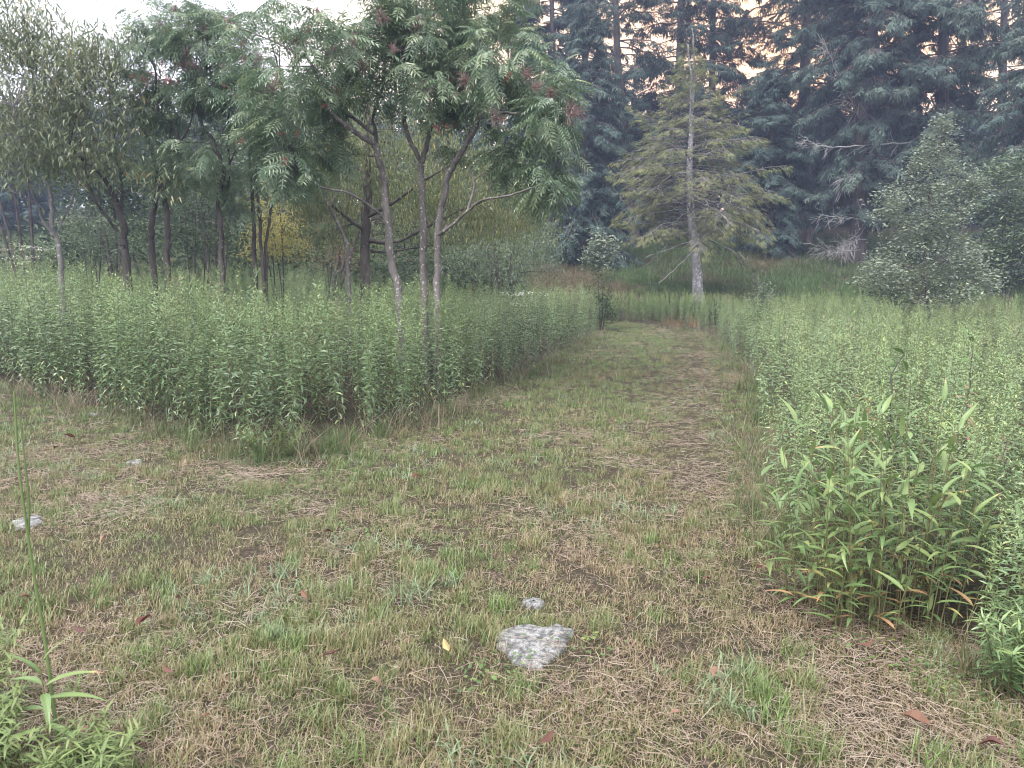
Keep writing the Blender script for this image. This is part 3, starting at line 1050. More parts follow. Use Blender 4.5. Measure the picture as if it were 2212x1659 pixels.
BK = MT['sumac_bark']
Y0 = 10.5
e, tp, dr, bs = tree('sumac_tree', 'dark leaning sumac, left one of three slim trunks, its low limb reaching left', 'tree', 'three sumacs in the middle of the left bed', [
    ('trunk', [(862, 648, 10.5), (846, 560, 10.5), (834, 440, 10.45), (826, 384, 10.4), (810, 312, 10.3)], .075, .05),
    ('branch', [(810, 312, 10.3), (766, 284, 10.1), (710, 236, 9.9), (690, 172, 9.8), (666, 128, 9.7)], .042, .02),
    ('branch', [(826, 384, 10.4), (818, 340, 10.6), (812, 285, 10.8), (806, 250, 10.9), (830, 170, 11.1), (825, 90, 11.2)], .038, .016),
    ('branch', [(808, 290, 10.5), (750, 248, 10.8), (690, 232, 11.0), (612, 216, 11.1)], .028, .012),
    ('branch', [(831, 472, 10.45), (798, 444, 10.3), (750, 416, 10.1), (694, 404, 10.0), (642, 368, 9.9)], .026, .012)],
    [B(690, 110, 10.1, 110, 90, 1.1, 120), B(630, 230, 10.3, 85, 90, .9, 75), B(760, 55, 10.9, 130, 70, 1.1, 95), B(640, 350, 10.0, 50, 45, .5, 28), B(590, 120, 10.6, 70, 90, .8, 55), B(655, 300, 10.4, 80, 60, .7, 40), B(760, 200, 10.9, 90, 60, .8, 40)],
    sumac_leaf(), BK, seed=3)
adorn(e, bs, [(634, 140), (718, 118), (762, 100), (672, 75), (590, 205), (830, 50), (785, 150), (610, 180), (640, 95), (700, 40)],
      [(610, 285), (728, 182), (765, 105), (700, 225), (640, 280), (622, 340)], 9.9)
e, tp, dr, bs = tree('sumac_tree', 'straight sumac, middle one of the three slim trunks, forking into a Y at its top', 'tree', 'three sumacs in the middle of the left bed', [
    ('trunk', [(916, 656, 10.7), (914, 560, 10.7), (914, 480, 10.7), (910, 400, 10.75), (910, 352, 10.8)], .07, .05),
    ('branch', [(910, 352, 10.8), (880, 288, 10.7), (870, 232, 10.6), (866, 192, 10.6), (870, 148, 10.5), (860, 60, 10.4)], .04, .016),
    ('branch', [(910, 352, 10.8), (922, 316, 10.9), (929, 280, 11.0), (946, 240, 11.1), (954, 184, 11.2), (962, 136, 11.2), (972, 100, 11.3), (1000, 20, 11.4)], .045, .018),
    ('branch', [(929, 280, 11.0), (890, 246, 11.4), (830, 220, 11.7)], .022, .01),
    ('branch', [(960, 150, 11.2), (930, 110, 10.9), (905, 60, 10.7)], .022, .01)],
    [B(890, 60, 10.6, 120, 85, 1.1, 130), B(985, 60, 11.2, 110, 90, 1.1, 105), B(900, 180, 10.2, 80, 50, .6, 50), B(1060, -10, 11.2, 70, 50, .8, 40), B(940, -90, 11, 150, 70, 1.2, 90)],
    sumac_leaf(), BK, seed=5)
adorn(e, bs, [(900, 55), (1010, 185), (970, 175), (925, 195), (850, 110)], [(933, 268), (950, 262), (962, 266), (985, 262), (930, 205), (988, 200)], 10.2)
e, tp, dr, bs = tree('sumac_tree', 'sumac leaning right, right one of the three slim trunks, with a pale broken stub', 'tree', 'three sumacs in the middle of the left bed', [
    ('trunk', [(944, 656, 10.4), (946, 560, 10.4), (946, 492, 10.4), (958, 432, 10.4), (968, 380, 10.35), (990, 340, 10.3), (1018, 292, 10.25), (1034, 256, 10.2)], .066, .04),
    ('branch', [(1034, 256, 10.2), (1078, 244, 10.0), (1150, 248, 9.8), (1195, 238, 9.7)], .03, .012),
    ('branch', [(1034, 256, 10.2), (1044, 224, 10.4), (1070, 200, 10.6), (1102, 160, 10.8)], .03, .012),
    ('branch', [(946, 508, 10.4), (974, 488, 10.2), (1010, 456, 10.0), (1042, 432, 9.8), (1092, 424, 9.6), (1150, 405, 9.5)], .028, .012),
    ('branch', [(1010, 456, 10.0), (1024, 400, 10.2), (1018, 362, 10.4), (1070, 322, 10.5)], .022, .01),
    ('stub', [(946, 508, 10.38), (958, 500, 10.3), (968, 486, 10.25)], .034, .026),
    ('branch', [(968, 380, 10.35), (955, 350, 10.5), (940, 310, 10.8)], .022, .01)],
    [B(1120, 190, 10.2, 100, 75, 1.0, 115), B(1195, 245, 9.8, 60, 60, .7, 60), B(1080, 110, 10.8, 85, 80, 1.0, 85), B(1170, 390, 9.6, 42, 45, .45, 26), B(1040, 180, 10.5, 70, 60, .8, 50), B(1110, 330, 10, 60, 50, .5, 34), B(1190, 330, 9.8, 50, 50, .5, 26), B(1000, 270, 10.5, 60, 50, .6, 24)],
    sumac_leaf(), BK, seed=8)
adorn(e, bs, [(1222, 255), (1145, 165), (1170, 190), (1190, 215), (1080, 262), (1250, 245)], [(1105, 155), (1150, 280)], 9.7)

LEN = [T4(.17, .35), T4(.2, .55), T4(.16, .2)]
Y1 = 12.4
PT = .8
e, tp, dr, bs = tree('peach_tree', 'slim mottled trunk at the far left forking into thin upright limbs under olive leaves', 'tree', None, [
    ('trunk', [(132, 592, Y1), (124, 516, Y1), (112, 500, Y1), (108, 420, Y1 + .1), (96, 340, Y1 + .2), (80, 260, Y1 + .3), (70, 150, Y1 + .3)], .07, .025),
    ('branch', [(124, 520, Y1), (92, 476, Y1 - .1), (80, 440, Y1 - .2), (60, 384, Y1 - .4), (48, 332, Y1 - .6), (30, 230, Y1 - .8)], .036, .014),
    ('branch', [(122, 512, Y1), (134, 480, Y1 + .2), (156, 432, Y1 + .4), (168, 372, Y1 + .5), (150, 260, Y1 + .7)], .034, .013),
    ('branch', [(80, 440, Y1 - .2), (20, 410, Y1 - .4), (-40, 390, Y1 - .5)], .018, .008)],
    [B(60, 180, Y1, 130, 120, 1.2, 150), B(20, 330, Y1 - .4, 90, 75, .8, 85), B(130, 290, Y1 + .2, 90, 80, .9, 80), B(-60, 200, Y1, 120, 160, 1.2, 90), B(40, 50, Y1 + .2, 90, 60, .8, 60), B(130, 110, Y1 + .2, 80, 60, .8, 60), B(-20, 10, Y1, 70, 60, .8, 30)],
    simple_leaf('peach', LEN, 20, .16, .125, -.45, .15), MT['grey_bark'], seed=11)
e, tp, dr, bs = tree('peach_tree', 'thick dark twisted trunk with crooked limbs leaning left under olive leaves', 'tree', None, [
    ('trunk', [(272, 560, 13), (268, 520, 13), (264, 480, 13), (250, 440, 13), (244, 420, 13), (224, 384, 12.9), (190, 352, 12.8), (165, 335, 12.7), (150, 310, 12.6)], .10, .032),
    ('branch', [(255, 500, 13), (220, 456, 12.8), (210, 440, 12.7), (192, 400, 12.6), (184, 350, 12.5), (170, 270, 12.4)], .05, .018),
    ('branch', [(262, 470, 13), (262, 400, 13.2), (256, 340, 13.3), (240, 260, 13.4), (235, 160, 13.5)], .05, .016),
    ('branch', [(150, 310, 12.6), (170, 240, 12.5), (200, 180, 12.4)], .024, .01)],
    [B(200, 190, 12.8, 110, 95, 1.1, 125), B(270, 140, 13.2, 80, 80, 1.0, 75), B(190, 330, 12.5, 100, 60, .8, 70), B(300, 260, 13, 60, 60, .8, 40), B(350, 385, 12.7, 40, 30, .4, 12)],
    simple_leaf('peach', LEN, 20, .16, .125, -.45, .15), MT['dark_bark'], seed=13)
DK = MT['dark_bark']
e, tp, dr, bs = tree('sumac_tree', 'crooked dark sumac right of the thick twisted trunk, bent left at the top', 'tree', None, [
    ('trunk', [(328, 556, 13.4), (328, 480, 13.4), (340, 400, 13.4), (326, 320, 13.5), (304, 260, 13.6), (282, 220, 13.7)], .085, .03),
    ('branch', [(338, 390, 13.4), (362, 330, 13.3), (372, 250, 13.2)], .034, .014),
    ('branch', [(304, 260, 13.6), (330, 190, 13.6), (340, 130, 13.6)], .028, .012)],
    [B(330, 110, 13.5, 80, 70, .9, 75), B(290, 190, 13.6, 50, 50, .6, 30), B(375, 215, 13.3, 60, 50, .6, 40), B(335, 320, 13.4, 60, 60, .7, 34)],
    sumac_leaf(6, .33), DK, seed=17)
adorn(e, bs, [(470, 110)], [(305, 158), (322, 156), (335, 155), (352, 170), (290, 160), (312, 163), (340, 160)], 12.9)
e, tp, dr, bs = tree('sumac_tree', 'dark upright sumac with brightest red leaves halfway up its crown', 'tree', None, [
    ('trunk', [(362, 572, 13.2), (362, 480, 13.2), (350, 380, 13.2), (356, 345, 13.2), (384, 312, 13.2), (372, 268, 13.1), (340, 235, 13.1), (336, 160, 13.0)], .08, .022),
    ('branch', [(384, 312, 13.2), (410, 270, 13.0), (420, 200, 12.9), (425, 110, 12.9)], .034, .014)],
    [B(400, 70, 13.0, 85, 65, .9, 80), B(430, 160, 12.9, 65, 60, .7, 55), B(360, 40, 13.3, 70, 40, .8, 40), B(400, 300, 13, 60, 60, .7, 36), B(375, 400, 13, 40, 40, .5, 12)],
    sumac_leaf(6, .33), DK, seed=19)
adorn(e, bs, [(345, 60), (405, 120), (440, 70), (395, 150), (378, 25), (425, 145)], [(355, 55), (442, 100), (375, 165), (360, 160), (350, 130), (355, 172)], 12.5)
e, tp, dr, bs = tree('sumac_tree', 'snaking double stemmed sumac near the middle of the left grove', 'tree', None, [
    ('trunk', [(480, 584, 13.1), (476, 480, 13.1), (472, 432, 13.1), (484, 372, 13.1), (464, 320, 13.0), (460, 300, 13.0), (436, 272, 12.9), (428, 208, 12.8), (445, 150, 12.8)], .07, .022),
    ('branch', [(474, 450, 13.1), (492, 420, 13.3), (496, 352, 13.3), (492, 280, 13.4), (498, 220, 13.4), (510, 140, 13.3)], .045, .016),
    ('branch', [(496, 352, 13.3), (520, 300, 13.1), (530, 230, 12.9)], .026, .012)],
    [B(490, 110, 13.0, 85, 70, .9, 85), B(530, 190, 12.8, 60, 60, .7, 50), B(460, 200, 12.8, 50, 40, .5, 28), B(550, 80, 13.2, 60, 50, .8, 40), B(455, 330, 13, 50, 60, .6, 30), B(505, 400, 13.2, 45, 55, .5, 22)],
    sumac_leaf(6, .33), DK, seed=23)
adorn(e, bs, [(480, 150), (500, 60), (560, 130), (520, 95), (540, 215), (530, 140)], [(502, 205), (520, 290), (515, 300), (540, 70), (490, 185)], 12.3)
e, tp, dr, bs = tree('sumac_tree', 'clump of close dark stems standing before the yellow shrub', 'tree', None, [
    ('trunk', [(550, 572, 13.6), (546, 420, 13.6), (540, 352, 13.6), (548, 270, 13.5), (560, 180, 13.4)], .065, .024),
    ('trunk', [(566, 572, 13.5), (560, 460, 13.5), (552, 380, 13.5), (575, 300, 13.4), (585, 220, 13.3)], .05, .02),
    ('trunk', [(574, 565, 13.6), (580, 490, 13.6), (590, 430, 13.6), (604, 380, 13.5), (620, 310, 13.4)], .045, .018)],
    [B(570, 210, 13.4, 65, 70, .8, 55), B(610, 290, 13.3, 55, 60, .6, 45), B(540, 300, 13.4, 45, 45, .5, 26), B(560, 355, 13.2, 45, 40, .5, 20), B(640, 350, 13, 45, 45, .6, 24), B(540, 430, 13.4, 40, 40, .5, 14)],
    sumac_leaf(6, .33), DK, seed=29)
adorn(e, bs, [(575, 250)], [(548, 205), (588, 315), (605, 305), (520, 300)], 12.9)

# hanging yellow green tree behind the three sumacs
HANG = [T4(.2, .3), T4(.24, .45)]
tree('cherry_tree', 'dark rough trunk behind the three sumacs with hanging yellow green leaves', 'tree', None, [
    ('trunk', [(790, 608, 15), (788, 520, 15), (792, 440, 15), (794, 360, 15), (792, 300, 15), (800, 220, 15)], .115, .05),
    ('branch', [(790, 500, 15), (750, 470, 14.8), (715, 440, 14.7), (690, 400, 14.6)], .04, .014),
    ('branch', [(790, 470, 15), (860, 430, 14.8), (930, 380, 14.6), (1010, 340, 14.5)], .045, .014),
    ('branch', [(792, 520, 15), (860, 520, 15.0), (940, 480, 15.1), (1030, 440, 15.2), (1120, 410, 15.2)], .045, .012),
    ('branch', [(793, 380, 15), (740, 330, 15.3), (700, 300, 15.5)], .04, .014),
    ('branch', [(790, 540, 15), (830, 545, 15.2), (900, 535, 15.6), (1000, 520, 16)], .03, .01)],
    [B(740, 370, 15, 110, 90, 1.2, 120), B(890, 360, 15.3, 120, 90, 1.3, 150), B(1030, 390, 15, 110, 90, 1.2, 150), B(1120, 440, 15, 75, 75, 1.0, 85), B(960, 480, 15.4, 130, 50, 1, 75), B(700, 470, 15, 80, 60, .9, 60), B(860, 270, 15.5, 160, 60, 1.2, 80)],
    simple_leaf('willow', HANG, 22, .16, .10, -1.0, .7, 2.2), DK, seed=31, down=0.1)
tree('cherry_tree', 'thin leaning stem left of the dark rough trunk, with sparse yellowing leaves', 'tree', None, [
    ('trunk', [(752, 560, 14.3), (746, 520, 14.3), (712, 448, 14.2), (694, 408, 14.2), (684, 340, 14.2)], .05, .018),
    ('branch', [(712, 448, 14.2), (735, 400, 14.4), (742, 340, 14.5)], .022, .009)],
    [B(690, 400, 14.2, 60, 60, .7, 40), B(730, 320, 14.5, 50, 50, .6, 25)], simple_leaf('willow', HANG, 18, .15, .10, -1.0, .7, 1.6), MT['sumac_bark'], seed=37, down=.1)


# ------------------------------------------------------------------ shrubs and saplings
OVAL = [T2(.5, .04, .06), T2(.42, .06, .12)]


def shrub(name, label, cat, u, v, Y, blobs, mat, size, per, spread, bark='dark_bark', stems=5, seed=1, gap=.33, group=None, top=None, droop=-.15, tpls=None, r0=.02, clump=1.8):
    base = P(u, v, Y); base[2] = float(H(base[0], base[1])) - .03
    e = thing(name, label, cat, base, group)
    tips = blob_points(blobs, gap, clump, seed, .45)
    rng.shuffle(tips)
    nodes = []
    st = MB()
    cen = np.mean([b_[0] for b_ in blobs], axis=0)
    topz = max(b_[0][2] + b_[1][2] for b_ in blobs)
    for k in range(stems):
        a_ = 2 * PI * k / stems + rng.uniform(-.3, .3)
        sp = .0 if stems == 1 else rng.uniform(.25, .8)
        rx = np.mean([b_[1][0] for b_ in blobs])
        tgt = np.array([cen[0] + math.cos(a_) * sp * rx, cen[1] + math.sin(a_) * sp * rx, base[2] + (topz - base[2]) * (rng.uniform(.65, .95) if stems > 1 else .93)])
        path = smooth_path([base + [math.cos(a_) * .03 * (stems > 1), math.sin(a_) * .03 * (stems > 1), 0], base * .6 + tgt * .4 + np.r_[rng.normal(0, .05, 2), .1], tgt], 6)
        st.tubes(path[None], np.linspace(r0, r0 * .3, len(path))[None], 6, 0, .5)
        nodes.append(path[2:])
    obj('trunk' if stems == 1 else 'stems', st.mesh('stems', MT[bark], base), e)
    mb = MB()
    twig_up(mb, tips, np.concatenate(nodes), 1, .006, 6)
    loose(mb, tips, tpls or OVAL, per, spread, size, 0, droop, (0, .95), 1.5)
    obj('foliage', mb.mesh('foliage', [MT[mat], MT[bark]], base), e)
    return e


shrub('shrub', 'yellow leaved shrub glowing among the dark stems of the left grove', 'shrub', 600, 590, 15.2,
      [B(592, 470, 15.2, 55, 75, .8, 80), B(622, 515, 15.1, 45, 42, .6, 50), B(565, 530, 15.0, 42, 32, .5, 32)], 'yellow', .075, 20, .13, seed=41, tpls=HANG)
shrub('shrub', 'rounded green shrub behind the slim mottled trunk at the far left', 'shrub', 195, 590, 17,
      [B(185, 490, 17, 50, 55, .8, 80), B(230, 520, 17, 45, 45, .7, 55)], 'shrub', .06, 26, .12, seed=43)
shrub('shrub', 'dark tangled shrub filling the shade between the trunks of the left grove', 'shrub', 420, 600, 16,
      [B(420, 470, 16, 75, 80, .9, 120), B(350, 500, 16.2, 50, 60, .8, 60), B(450, 390, 16.4, 60, 60, .9, 60), B(500, 520, 16, 50, 50, .7, 50)], 'dark', .06, 24, .13, seed=47)
shrub('shrub', 'reddish brown thin shrub right of the yellow shrub', 'shrub', 700, 600, 17,
      [B(690, 545, 17, 60, 45, .8, 50), B(745, 560, 17, 50, 35, .7, 35)], 'rust', .05, 14, .15, seed=53)
shrub('shrub', 'grey green drooping shrub behind the far right end of the left bed', 'shrub', 1090, 620, 20,
      [B(1070, 560, 20, 80, 50, 1.0, 110), B(1150, 540, 20.5, 60, 50, .9, 80), B(1000, 560, 20, 60, 40, .8, 60), B(1190, 575, 20.4, 30, 30, .5, 25)], 'shrub', .075, 22, .15, seed=59, droop=-.5, tpls=HANG)
shrub('shrub', 'low dark green shrub under the drooping branches behind the dark rough trunk', 'shrub', 880, 610, 18,
      [B(870, 570, 18, 70, 40, .9, 70), B(950, 570, 18, 50, 40, .8, 50)], 'dark', .06, 24, .13, seed=61)

# young tree on the right
tree('young_tree', 'tall pointed grey green young tree standing in the right bed', 'tree', None, [
    ('trunk', [(2005, 680, 15.5), (2000, 600, 15.5), (1998, 520, 15.5), (2008, 420, 15.5), (2022, 330, 15.5), (2034, 265, 15.5)], .055, .012),
    ('branch', [(2003, 610, 15.5), (1960, 560, 15.3), (1925, 500, 15.2), (1915, 420, 15.2)], .026, .008),
    ('branch', [(2001, 600, 15.5), (2050, 550, 15.4), (2085, 480, 15.4), (2100, 400, 15.5)], .026, .008),
    ('branch', [(2003, 640, 15.5), (1950, 625, 15.2), (1890, 610, 15.0)], .022, .008),
    ('branch', [(2003, 640, 15.5), (2060, 625, 15.2), (2120, 600, 15.1)], .022, .008)],
    [B(2000, 560, 15.5, 120, 70, 1.0, 210), B(2005, 460, 15.5, 95, 80, .9, 175), B(2020, 370, 15.5, 62, 65, .6, 90), B(2034, 290, 15.5, 22, 45, .25, 24), B(1905, 600, 15.2, 55, 45, .5, 55), B(2105, 610, 15.2, 50, 40, .5, 45), B(1915, 450, 15.3, 25, 60, .3, 30), B(2005, 632, 15.3, 115, 32, .9, 120), B(2100, 430, 15.4, 28, 50, .3, 32), B(1908, 355, 15.3, 14, 25, .15, 8)],
    simple_leaf('silver', OVAL, 24, .10, .078, .1, 0, 1.2), MT['sumac_bark'], seed=67, twig=.006)
shrub('bush', 'broad leaved bright green bush at the right edge behind the pointed young tree', 'bush', 2175, 640, 22,
      [B(2170, 400, 22, 55, 65, 1.0, 90), B(2190, 500, 22, 65, 70, 1.1, 120), B(2150, 570, 22, 50, 45, .9, 60), B(2240, 450, 22.4, 60, 110, 1.0, 90)], 'shrub', .14, 18, .2, seed=71, stems=6)
shrub('sapling', 'small leafy sapling standing at the path edge where the left bed ends', 'sapling', 1297, 716, 22.2,
      [B(1296, 550, 22.2, 25, 40, .35, 60), B(1322, 535, 22.2, 10, 24, .15, 16), B(1272, 550, 22.2, 14, 22, .2, 16), B(1296, 508, 22.2, 8, 18, .1, 12)], 'silver', .105, 18, .10, stems=1, seed=73, gap=.2, r0=.022, bark='sumac_bark')
shrub('vine_tangle', 'dark vine tangle wrapped round the foot of the small sapling', 'vine', 1299, 716, 22.0,
      [B(1297, 620, 22, 20, 36, .3, 26), B(1305, 670, 22, 22, 34, .35, 32), B(1314, 650, 21.9, 12, 14, .2, 8)], 'dark', .085, 18, .12, stems=2, seed=74, gap=.15)
shrub('bush', 'small dark green cone shaped bush beyond the path bend', 'bush', 1500, 700, 25.8, [B(1500, 658, 25.8, 10, 16, .2, 16)], 'dark', .06, 22, .08, stems=1, seed=75, gap=0)
shrub('bush', 'taller dark twiggy bush right of the small cone shaped bush', 'bush', 1548, 700, 24.4, [B(1548, 668, 24.4, 14, 26, .25, 22)], 'dark', .07, 20, .1, stems=3, seed=76, gap=0)
shrub('bush', 'vine covered bush rising above the right bed near the path bend', 'bush', 1640, 740, 17.2, [B(1640, 660, 17.2, 22, 34, .3, 34), B(1652, 630, 17.2, 12, 18, .2, 12), B(1612, 690, 17, 18, 24, .25, 18)], 'shrub', .07, 20, .10, stems=3, seed=77, gap=.1)
for lab, u, v, Y, ru, rv, nn in (('rusty brown grass clump at the inner side of the path bend', 1478, 706, 23.6, 36, 14, 110),
                                 ('rusty weed patch behind the right bed beside the pointed young tree', 2185, 660, 17.5, 42, 22, 120)):
    b0 = P(u, v, Y); b0[2] = float(H(b0[0], b0[1]))
    mb = MB()
    for k in range(nn // 8):
        blades(12, .12, (.3, .62) if Y > 20 else (.5, 1.25), (.006, .014), .4, .9, mb, 0, b0 + np.r_[rng.uniform(-1, 1, 2) * [ru * Y / F, .4], 0])
    tag(obj('grass_clump', mb.mesh('rusty grass', MT['rust'], b0), None, b0), lab, 'grass clump')


def flower_clump(label, u, v, Y, h):
    b0 = P(u, v, Y); b0[2] = float(H(b0[0], b0[1]))
    e = thing('wildflower', label, 'wildflower', b0, None)
    s = MB(); f_ = MB(); lf = MB()
    for k in range(9):
        t = b0 + np.r_[rng.normal(0, .22, 2), h * rng.uniform(.8, 1.0)]
        s.tubes(bez(b0[None], (b0 + [0, 0, h * .5])[None], t[None]), np.full((1, 5), .005), 3)
        n = 26
        pos = t + rng.normal(0, 1, (n, 3)) * [.07, .07, .02]
        R = frames(rng.normal(0, 1, (n, 3)) * [1, 1, .2])
        f_.stamp(T2(.8, .0, .0), pos, R, .045, 0, rng.uniform(0, 1, n))
        pos = b0 * .5 + t * .5 + rng.normal(0, .1, (14, 3))
        lf.stamp(T4(.25, .3), pos, frames(rng.normal(0, 1, (14, 3)) * [1, 1, .4]), .1, 0, rng.uniform(.2, .6, 14))
    obj('stem', s.mesh('stem', MT['gstem'], b0), e); obj('flower_head', f_.mesh('flowers', MT['white'], b0), e)['kind'] = 'stuff'; obj('foliage', lf.mesh('leaf', MT['goldenrod'], b0), e)


for lab, u, v, Y, vt in (('white flowered weed at the far left edge of the field', 25, 545, 20, 525), ('white flowered weed left of the slim mottled trunk', 72, 560, 19, 533),
                         ('white flowered weed farthest up the left field slope', 95, 530, 23, 508), ('white flower head among goldenrod right of the sumac trunks', 1132, 690, 15.5, 632)):
    q = P(u, vt, Y)
    flower_clump(lab, u, v, Y, max(.5, q[2] - float(H(q[0], q[1]))))


# ------------------------------------------------------------------ conifers
def conifer(name, label, px, Y, hgt, r0, prof, nb, per_m, ssize, mat='hemlock', bark='hem_bark', low=.1, droop=.16, tpls=SPRAY, seed=0, group=None, bare=0.0, elev=(-.15, .35), var=(0, 1), extra=None, sideb=None, jit=.12, hangd=.05):
    """px: trunk pixels from the bottom up; prof: [(height fraction, branch length m)]"""
    if mat == 'hemlock' and Y < 43:
        nb, per_m = int(nb * 1.1), per_m * 1.0
    if mat == 'hemlock':
        per_m, ssize = per_m * 1.2, ssize * 1.0
    pts = [P(u, v, Y) for u, v in px]
    base = pts[0].copy(); base[2] = float(H(base[0], base[1])) - .1
    pts[0] = base
    dirn = unit(pts[-1] - pts[-2])
    top = pts[-1] + dirn * max(0, (base[2] + hgt - pts[-1][2]) / max(dirn[2], .3))
    path = smooth_path(pts + ([top] if top[2] > pts[-1][2] + .3 else []), 6, .01)
    e = thing(name, label, 'tree', base, group)
    mb = MB()
    zz = (path[:, 2] - base[2]) / (path[-1, 2] - base[2])
    mb.tubes(path[None], (r0 * (1 - .9 * zz) * np.where(zz < .04, 1.2, 1))[None], 10, 0, .5)
    obj('trunk', mb.mesh('trunk', MT[bark], base), e)
    hf = low + (1 - low) * rng.uniform(0, 1, nb) ** .95
    hf.sort()
    org = np.stack([np.interp(hf, zz, path[:, k]) for k in range(3)], -1)
    az = np.arange(nb) * 2.39996 + rng.normal(0, .5, nb)
    L = np.interp(hf, [q[0] for q in prof], [q[1] for q in prof]) * rng.uniform(.62, 1.12, nb)
    if sideb is not None:
        L *= 1 + sideb * np.cos(az)
    el = np.interp(hf, [0, 1], elev) + rng.normal(0, jit, nb)
    h = np.stack([np.cos(az), np.sin(az), np.zeros(nb)], -1)
    t = np.linspace(0, 1, 6)
    Pn = org[:, None] + h[:, None] * (L[:, None] * t)[:, :, None]
    Pn[:, :, 2] += L[:, None] * (np.tan(el)[:, None] * t - droop * 1.6 * t ** 2)
    Pn[:, 1:] += rng.normal(0, .03, Pn[:, 1:].shape) * L[:, None, None] * .5
    cr_ = MB()
    cr_.tubes(Pn, ((.006 + .011 * L) * (.5 if mat == 'thin_hemlock' else 1))[:, None] * np.linspace(1, .25, 6)[None], 4, 1, rng.uniform(0, 1, nb))
    # branchlets with sprays
    ns = np.maximum(3, (L * per_m).astype(int))
    bi = np.repeat(np.arange(nb), ns)
    if bare:
        isb = rng.uniform(0, 1, nb) < bare
        bi = bi[~isb[bi]]
    n = len(bi)
    s = rng.uniform(.32 if mat == 'thin_hemlock' else .18, 1.03, n) ** .8
    i0 = np.clip((s * 5).astype(int), 0, 4); fr = np.clip(s * 5 - i0, 0, 1.2)[:, None]
    ax = Pn[bi, i0] * (1 - fr) + Pn[bi, i0 + 1] * fr
    tan = unit(Pn[bi, i0 + 1] - Pn[bi, i0])
    sgn = rng.choice([-1., 1.], n)[:, None]
    side = np.stack([-np.sin(az[bi]), np.cos(az[bi]), np.zeros(n)], -1) * sgn
    lat = (L[bi] * .34 * (1.06 - s) * rng.uniform(0, 1.25, n))[:, None]
    dd = unit(side * .85 + tan * .65)
    pos = ax + dd * lat; pos[:, 2] -= (lat[:, 0] ** 1.2) * .22 + np.abs(rng.normal(0, hangd * 2, n)) * ssize * 2
    sel = lat[:, 0] > ssize * .5
    cr_.tubes(np.stack([ax[sel], (ax[sel] + pos[sel]) / 2 + [0, 0, .02], pos[sel]], 1), np.full((sel.sum(), 3), .006 if Y < 32 else .009), 3, 1, .5)
    d2 = unit(dd * rng.uniform(.5, 1, (n, 1)) + tan * rng.uniform(.1, .7, (n, 1)) + np.c_[rng.normal(0, .22, (n, 2)), rng.normal(-.22, .18, n)])
    R = frames(d2, None, rng.normal(0, .45, n))
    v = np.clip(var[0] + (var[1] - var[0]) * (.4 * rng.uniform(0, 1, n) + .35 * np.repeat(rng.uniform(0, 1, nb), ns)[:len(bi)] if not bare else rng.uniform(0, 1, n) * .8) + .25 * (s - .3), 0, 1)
    which = rng.integers(0, len(tpls), n)
    sz = ssize * rng.uniform(.6, 1.25, n)
    for k, tpl in enumerate(tpls):
        q = which == k
        cr_.stamp(tpl, pos[q], R[q], sz[q], 0, v[q])
    obj('crown', cr_.mesh('crown', [MT[mat], MT['grey_bark' if mat == 'thin_hemlock' else bark]], base), e)
    return e, base


# the thin yellowing hemlock in the middle
e, bs = conifer('hemlock_tree', 'thin yellowing hemlock with a pale leaning trunk, alone before the dark conifers', [(1512, 640), (1503, 560), (1494, 480), (1490, 360), (1494, 200), (1486, 95)], 28, 8.6, .205,
        [(0, 2.2), (.30, 2.6), (.44, 3.2), (.53, 2.85), (.65, 2.3), (.74, 1.6), (.82, .95), (.92, .5), (1, .2)], 290, 17, .23, 'thin_hemlock', 'pale_bark', low=.27, droop=.11, tpls=FINE, seed=1, bare=.06, elev=(-.08, .35), jit=.24, hangd=.10)
mb = MB()
q = smooth_path([P(1495, 240, 27.9), P(1500, 180, 27.9), P(1498, 110, 27.9), P(1495, 60, 27.9)], 5, .01)
mb.tubes(q[None], np.linspace(.05, .015, len(q))[None], 6)
obj('dead_top', mb.mesh('dead top', MT['grey_bark'], bs), e)
mb = MB()
for pts in ([(1496, 500), (1540, 520), (1590, 545), (1610, 560)], [(1493, 420), (1530, 440), (1522, 480)], [(1492, 370), (1440, 385), (1400, 420)], [(1494, 470), (1560, 470), (1640, 500)], [(1495, 520), (1440, 540), (1395, 555)], [(1500, 540), (1460, 580), (1425, 610)]):
    q = smooth_path([P(u, v, 27.6 - .3 * k) for k, (u, v) in enumerate(pts)], 5, .02)
    mb.tubes(q[None], np.linspace(.022, .008, len(q))[None], 5)
obj('dead_branch', mb.mesh('dead branch', MT['dead'], bs), e)

HG = 'dark hemlocks of the wood edge'
PR = [(0, 2.6), (.2, 3.8), (.45, 3.6), (.7, 2.8), (.9, 1.3), (1, .3)]
PA = [(0, 2.4), (.25, 3.2), (.5, 3.8), (.75, 3.0), (1, .5)]
conifer('hemlock_tree', 'leftmost tall hemlock of the dark wood edge, nearest the sumac crown', [(1205, 540), (1198, 300), (1194, 140), (1192, 20)], 42, 21, .26, [(0, 2.6), (.3, 2.7), (.7, 2.3), (.9, 1.2), (1, .3)], 150, 20, .48, seed=2, low=.2)
conifer('hemlock_tree', 'tall dark hemlock with a slanting bare lower trunk left of the yellowing hemlock', [(1372, 540), (1356, 360), (1346, 240), (1336, 160), (1330, 0)], 40, 22, .30, [(0, .5), (.18, 1.5), (.3, 2.6), (.5, 2.9), (.8, 2.4), (1, .4)], 110, 14, .45, seed=3, low=.22)
conifer('hemlock_tree', 'tall straight hemlock trunk directly behind the top of the yellowing hemlock', [(1468, 550), (1468, 200), (1472, 0)], 45, 24, .36, PA, 110, 13, .5, seed=4, low=.3)
